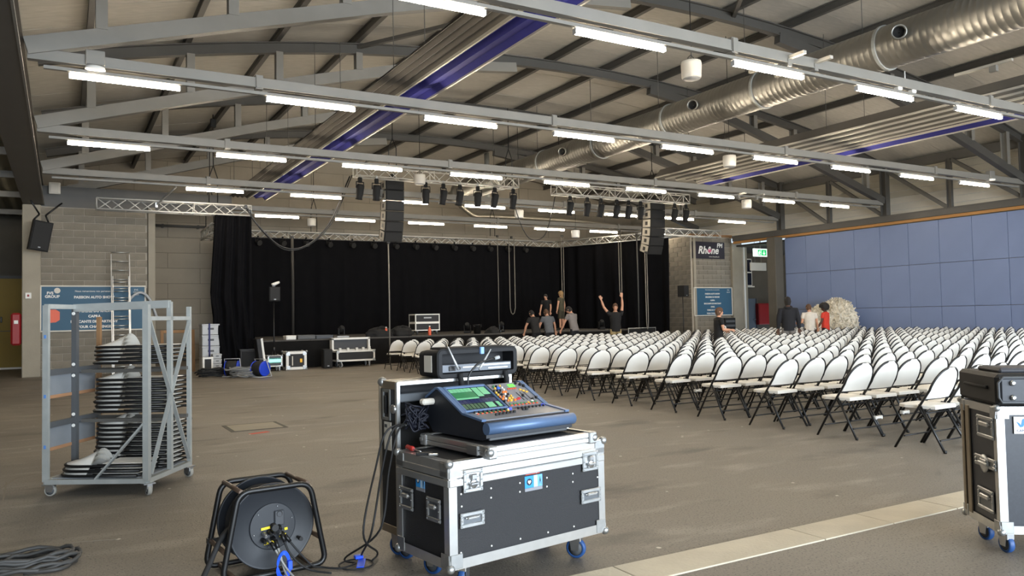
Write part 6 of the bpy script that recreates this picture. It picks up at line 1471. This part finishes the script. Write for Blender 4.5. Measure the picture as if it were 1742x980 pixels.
cable('thick black cable leaving the drum to the left', [Wp(-.12, .2, .30), Wp(-.26, .1, .26), Wp(-.38, -.02, .12), Wp(-.5, -.2, .03), Wp(-.62, -.4, .016)], .015, plug=False)
gcab = mat('cable_pale', (150, 150, 146), .5)
cable('pale grey cable plugged low in the drum face', [Wp(-.03, -.01, zc-.075), Wp(.0, -.05, .13), Wp(.03, -.1, .06), Wp(.06, -.2, .01)], .006, gcab)
cable('second pale grey cable beside the first in the drum face', [Wp(-.005, -.01, zc-.065), Wp(.01, -.05, .13), Wp(.02, -.09, .05), Wp(.01, -.22, .01)], .006, gcab)
cable('black cable running from the drum face right across the floor', [Wp(.05, -.01, zc-.045), Wp(.10, -.04, .15), Wp(.19, -.06, .04), Wp(.25, -.04, .012), coil_c+Vector((-.1, -.03, .01)), coil_c+Vector((0, 0, .012))], .006)
cable('second black cable from the drum face down to the floor', [Wp(.03, -.01, zc-.035), Wp(.07, -.05, .12), Wp(.16, -.09, .03), Wp(.26, -.18, .01)], .006)
def tape_loop(label, P, rx, rz_, rot): 
    t = thing('blue_tape_strap', label, 'strap', P, rot, 'blue cable straps'); pts = [(rx*math.cos(a), 0, rz_*math.sin(a)) for a in [2*PI*k/20 for k in range(21)]]; m_ = MB()
    m_.grid(lambda u, v: ((rx+.022*(v-.5)*abs(math.sin(2*PI*u))**.5+.004*(v-.5))*math.cos(2*PI*u), .012*math.sin(4*PI*u)*(v-.2), (rz_+.022*(v-.5))*math.sin(2*PI*u)), 40, 2)
    m_.grid(lambda u, v: ((rx+.022*(v-.5)*abs(math.sin(2*PI*u))**.5+.004*(v-.5))*math.cos(2*PI*u), .003+.012*math.sin(4*PI*u)*(v-.2), (rz_+.022*(v-.5))*math.sin(2*PI*u)), 40, 2)
    m_.build('strap', bluetape, t); m_ = MB(); m_.box((rx*.9, -.01, .0), (.025, .032, .05), bev=.003); m_.build('loose_end', bluetape, t)
tape_loop('blue tape loop around the pale cables before the drum', Wp(.02, -.075, .075), .034, .07, RA)
t = thing('cable_coil', 'small loop of thin black cable on the floor tied with blue tape', 'cable', (coil_c.x, coil_c.y, 0)); m_ = MB(); m_.tube([(.1*math.cos(2*PI*k/28), .1*math.sin(2*PI*k/28), .007) for k in range(28)], .005, 6, closed=True); m_.build('loop', rubber, t)
m_ = MB(); m_.box((.03, -.02, .018), (.045, .16, .006), 0, Matrix.Rotation(-.4, 4, 'Z'), .002); m_.box((.035, .06, .03), (.05, .04, .02), 0, None, .004); m_.build('blue_tape', bluetape, t)
cp = onz(45, 968); cable_heap('cable_coil', 'loose coil of dark grey cable on the floor in the lower left corner', cp, .30, .16, 6, .013, mat('cable_dark', (58, 57, 55), .6), 21, .06)
cable('end of dark cable loop reaching right from the lower left coil', [onz(0, 962, .02), onz(40, 950, .03), onz(85, 946, .05), onz(120, 955, .015), onz(100, 968, .015), onz(40, 975, .015)], .012, MATS['cable_dark'], plug=False)
# ================================================================ RIGHT CASE AND BAG
P1, P2 = onz(1703, 908, .13), onz(1641, 872, .13); ld_ = (P2-P1); RD = ld_.length; ang = math.atan2(-ld_.x, ld_.y); RW, RT_ = .62, .865
rx_ = Vector((math.cos(ang), math.sin(ang), 0)); ry_ = Vector((-math.sin(ang), math.cos(ang), 0)); RO = P1+rx_*RW/2+ry_*RD/2
def rl(x0, y0, x1, y1):                            # photo box on the left face of the right case
    n_ = -rx_; out = []
    for x, y in ((x0, y0), (x1, y1)):
        d_ = ray(x, y); P = EYE+d_*(((P1-EYE).dot(n_))/d_.dot(n_)); out.append(((P-P1).dot(ry_), P.z))
    return ('left', (out[0][0]+out[1][0])/2-RD/2, (out[0][1]+out[1][1])/2, abs(out[0][0]-out[1][0]), abs(out[0][1]-out[1][1]))
rcase = flight_case('flight_case', 'tall black flight case with aluminium edges at the right, travel bag on top', (RW, RD, RT_-.13), .13, (RO.x, RO.y, 0), ang,
    handles=(rl(1663, 704, 1692, 750), rl(1665, 825, 1693, 876)), latches=(rl(1660, 770, 1696, 803),), edge=.045, wheels=((-RW*.4, -RD*.32, .2), (-RW*.4, RD*.22, .3), (RW*.4, -RD*.32, 0), (RW*.4, RD*.3, 0)), face=mat('case_sheen', (50, 53, 60), .38, 0, .2, 60))
m_ = MB(); m_.box((-RW/2-.002, RD*.28, (RT_+.13)/2), (.012, .05, RT_-.13-.06), 0, None, .003); m_.box((-RW/2-.002, RD*.42, (RT_+.13)/2), (.01, .03, RT_-.13-.06), 0, None, .003); m_.build('lid_profile', MATS['edge_bronze'], rcase)
SM = face_M((-RW/2+.135, -RD/2-.002, RT_-.105), (1, 0, 0)); m_ = MB(); m_.box((0, 0, .001), (.085, .1, .003), 0, SM, .001)
m_.prism([(-.028, .022), (-.012, .012), (-.004, .0), (.004, .034), (.024, .044), (.02, .016), (.008, -.008), (-.008, -.012), (-.016, .0)], .0026, .004, 1, SM); m_.build('sticker', [white_p, mat('bird_blue', (30, 120, 206), .4)], rcase)
text('lettering', 'CAMY', .02, SM @ Matrix.Translation((0, -.038, .003)), mat('letter_navy', (40, 60, 110), .5), rcase, ext=.0006)
bg = thing('travel_bag', 'black soft-sided travel case lying on the right flight case', 'bag', (RO.x-rx_.x*.0, RO.y, RT_+.008), ang)
BWd, BDp, BHt = RW+.0, RD+.03, .185
m_ = MB(); m_.box((0, 0, BHt/2), (BWd, BDp, BHt), bev=.02); m_.build('shell', mat('bag_black', (14, 14, 15), .6, 0, .2, 40), bg)
m_ = MB(); m_.tube([(-BWd/2+.03, -BDp/2-.002, .02), (-BWd/2+.012, -BDp/2-.002, .05), (-BWd/2+.012, -BDp/2-.002, BHt-.05), (-BWd/2+.04, -BDp/2-.002, BHt-.018), (BWd/2-.04, -BDp/2-.002, BHt-.018), (BWd/2-.012, -BDp/2-.002, BHt-.05), (BWd/2-.012, -BDp/2-.002, .05), (BWd/2-.03, -BDp/2-.002, .02)], .008, 8, closed=True); m_.build('piping', grey_d, bg)
m_ = MB(); m_.box((0, -BDp/2-.003, BHt/2), (BWd-.05, .012, BHt-.05), bev=.005); m_.build('base_panel', mat('bag_panel', (58, 60, 66), .5, 0, .15, 30), bg)
for x in (-BWd/2+.085, BWd/2-.085):
    for z in (.05, BHt-.05): m_ = MB(); m_.lathe([(.017, 0), (.016, .012), (.008, .018)], 14, M=face_M((x, -BDp/2-.009, z), (1, 0, 0))); m_.build('foot', alu_d, bg)
m_ = MB(); m_.tube(smooth_path([(-BWd/2-.002, BDp*.3, BHt*.55), (-BWd/2-.014, BDp*.1, BHt*.56), (-BWd/2-.014, -BDp*.15, BHt*.55), (-BWd/2-.002, -BDp*.3, BHt*.54)]), .01, 8); m_.build('side_handle', black_m, bg)
m_ = MB(); m_.box((-.04, -.0, BHt+.012), (.40, .30, .03), 0, None, .012); m_.box((-.2, .0, BHt+.02), (.04, .26, .02), 0, None, .006); m_.build('top_pocket', mat('bag_grey', (66, 66, 70), .65), bg)
# ================================================================ CHAIR CART
CA, CB = onz(78, 845), onz(250, 843); ca = math.atan2(CB.y-CA.y, CB.x-CA.x); CWt, CDp = (CB-CA).length, .80
cart = thing('chair_cart', 'galvanised steel cart for folding chairs on castors', 'cart', (CA.x, CA.y, 0), ca)
def cbar(n_, a, b, w_=.04, h_=.04, m=galv): mm = MB(); mm.bar(a, b, w_, h_, 0); return mm.build(n_, m, cart)
z0, zt = .125, 1.63
cbar('post', (0, 0, z0), (0, 0, zt), .05, .03); cbar('post', (CWt, 0, z0), (CWt, 0, zt-.01), .05, .05); cbar('post', (0, CDp*.52, z0), (0, CDp*.52, zt), .045, .045, grey_d); cbar('post', (CWt, CDp*.52, z0), (CWt, CDp*.52, zt+.02), .04, .04); cbar('post', (CWt, CDp, z0), (CWt, CDp, zt-.02), .035, .035)
cbar('post', (0, CDp, z0), (0, CDp, zt-.1), .035, .035, woodraw)
cbar('base_rail', (0, 0, z0), (CWt, 0, z0), .05, .04); cbar('base_rail', (CWt, 0, z0), (CWt, CDp, z0), .05, .04); cbar('base_rail', (0, CDp, z0), (CWt, CDp, z0), .05, .04); cbar('base_rail', (0, 0, z0), (0, CDp, z0), .05, .04); cbar('base_rail', (CWt*.5, 0, z0), (CWt*.5, CDp, z0), .05, .03)
m_ = MB(); m_.box((CWt/2, CDp/2, z0+.02), (CWt-.06, CDp-.06, .012)); m_.build('deck', ply, cart)
cbar('top_beam', (0, CDp*.52, zt-.02), (CWt, CDp*.52, zt+.0), .06, .07); cbar('top_rail', (0, 0, zt-.01), (0, CDp*.52, zt-.01), .04, .04); cbar('side_rail', (CWt, 0, zt-.13), (CWt, CDp, zt-.13), .04, .035)
cbar('cross_brace', (CWt+.01, .03, zt-.15), (CWt+.01, CDp-.03, z0+.05), .035, .012); cbar('cross_brace', (CWt+.02, CDp-.03, zt-.15), (CWt+.02, .03, z0+.05), .035, .012); cbar('front_brace', (CWt-.01, -.01, .62), (CWt*.50, -.01, z0+.02), .04, .014)
for z in (.60, 1.05):
    cbar('shelf_bar', (.0, .02, z), (.0, CDp, z), .04, .05, grey_d); cbar('shelf_bar', (.02, CDp*.62, z-.02), (CWt, CDp*.62, z-.02), .04, .03, steel_dark); cbar('shelf_bar', (.02, CDp*.95, z-.02), (CWt, CDp*.95, z-.02), .04, .03, steel_dark)
    m_ = MB(); m_.box((-.03, CDp*.5, z-.115), (.015, CDp-.06, .17)); m_.build('ply_board', ply, cart); m_ = MB(); m_.box((-.03, CDp*.5, z-.215), (.025, CDp-.06, .03), 0, None, .004); m_.build('board_edge', mat('orange_wood', (164, 122, 88), .8) if 'orange_wood' not in MATS else MATS['orange_wood'], cart)
for z in (.55, .65, 1.0, 1.1, 1.56): m_ = MB(); m_.lathe([(.016, 0), (.014, .008)], 12, M=face_M((0, CDp*.52-.024, z), (1, 0, 0))); m_.build('bolt_cap', white_p, cart)
for z in (.42, .85, 1.36): m_ = MB(); m_.box((0, -.017, z), (.018, .003, .03)); m_.build('blue_mark', mat('mark_blue', (84, 128, 190), .6) if 'mark_blue' not in MATS else MATS['mark_blue'], cart)
for x, y, a in ((.02, .02, 1.7), (CWt-.0, .02, .8), (CWt, CDp-.03, 1.2), (.02, CDp-.03, .4)): castor(cart, x, y, a, z0-.02, .048, mat('tyre_grey', (150, 148, 140), .7) if 'tyre_grey' not in MATS else MATS['tyre_grey'])
# folded chairs
FL = .765
ff = MB(); pts = [(FL, -.215, 0), (.3, -.215, 0)]+[(.21-.2*math.sin(a)-.0, -.215*math.cos(a), .0) for a in [PI*k/12 for k in range(13)]]+[(.3, .215, 0), (FL, .215, 0)]; ff.tube(pts, .0125, 6)
ff.tube([(.36, -.185, .004), (FL+.02, -.185, .004)], .011, 6); ff.tube([(.36, .185, .004), (FL+.02, .185, .004)], .011, 6); ff.tube([(.74, -.2, 0), (.74, .2, 0)], .009, 5); ff.tube([(.42, -.2, 0), (.42, .2, 0)], .009, 5)
ffm = ff.mesh('tube_frame', black)
fs_ = MB(); fs_.box((.56, 0, .004), (.36, .30, .016), bev=.006); fsm = fs_.mesh('seat', white_pl)
fb_ = MB()
def fbf(off):
    def f(u, v): s_ = 2*u-1; x = .03+.27*v; half = .19*math.sqrt(max(.04, 1-((.16-min(x, .16))/.14)**2)) ; return (x, s_*half, .006+off+.11*(1-s_*s_)*v**1.5)
    return f
fb_.grid(fbf(.005), 10, 6); fb_.grid(lambda u, v: fbf(-.005)(1-u, v), 10, 6); fbm = fb_.mesh('backrest', white_pl)
CM = Matrix.LocRotScale(cart.location, cart.rotation_euler, None); fp = None
def folded(x, y, z, yaw, pitch, label):
    global fp
    P = CM @ Vector((x, y, z))
    if fp is None:
        fp = thing('folded_chair', label, 'chair', P, group='folded chairs in the cart'); link('tube_frame', ffm, fp); link('seat', fsm, fp); link('backrest', fbm, fp); t = fp
    else: t = dup(fp, P, None, label)
    t.rotation_euler = (0, pitch, ca+yaw)
NAMES = {'low': 'lowest full stack', 'mid': 'middle stack', 'top': 'upper stack'}
for key, n_, za, dz in (('low', 10, .165, .041), ('mid', 8, .66, .041), ('top', 5, 1.10, .037)):
    for k in range(n_):
        ordn = 'topmost' if k == n_-1 else ('lowest' if k == 0 else ORD[k+1]+' from bottom')
        folded(.06+random.uniform(-.01, .01)+.004*k, CDp*.52+.25, za+dz*k, random.uniform(-.02, .02), .0, f'folded white chair in the cart, {ordn} of the {NAMES[key]}')
for k in range(3): folded(.03+.01*k, .235, .165+.04*k, random.uniform(-.03, .03), 0, f'folded white chair lying in the cart front, {("lowest", "middle", "topmost")[k]} of the short stack')
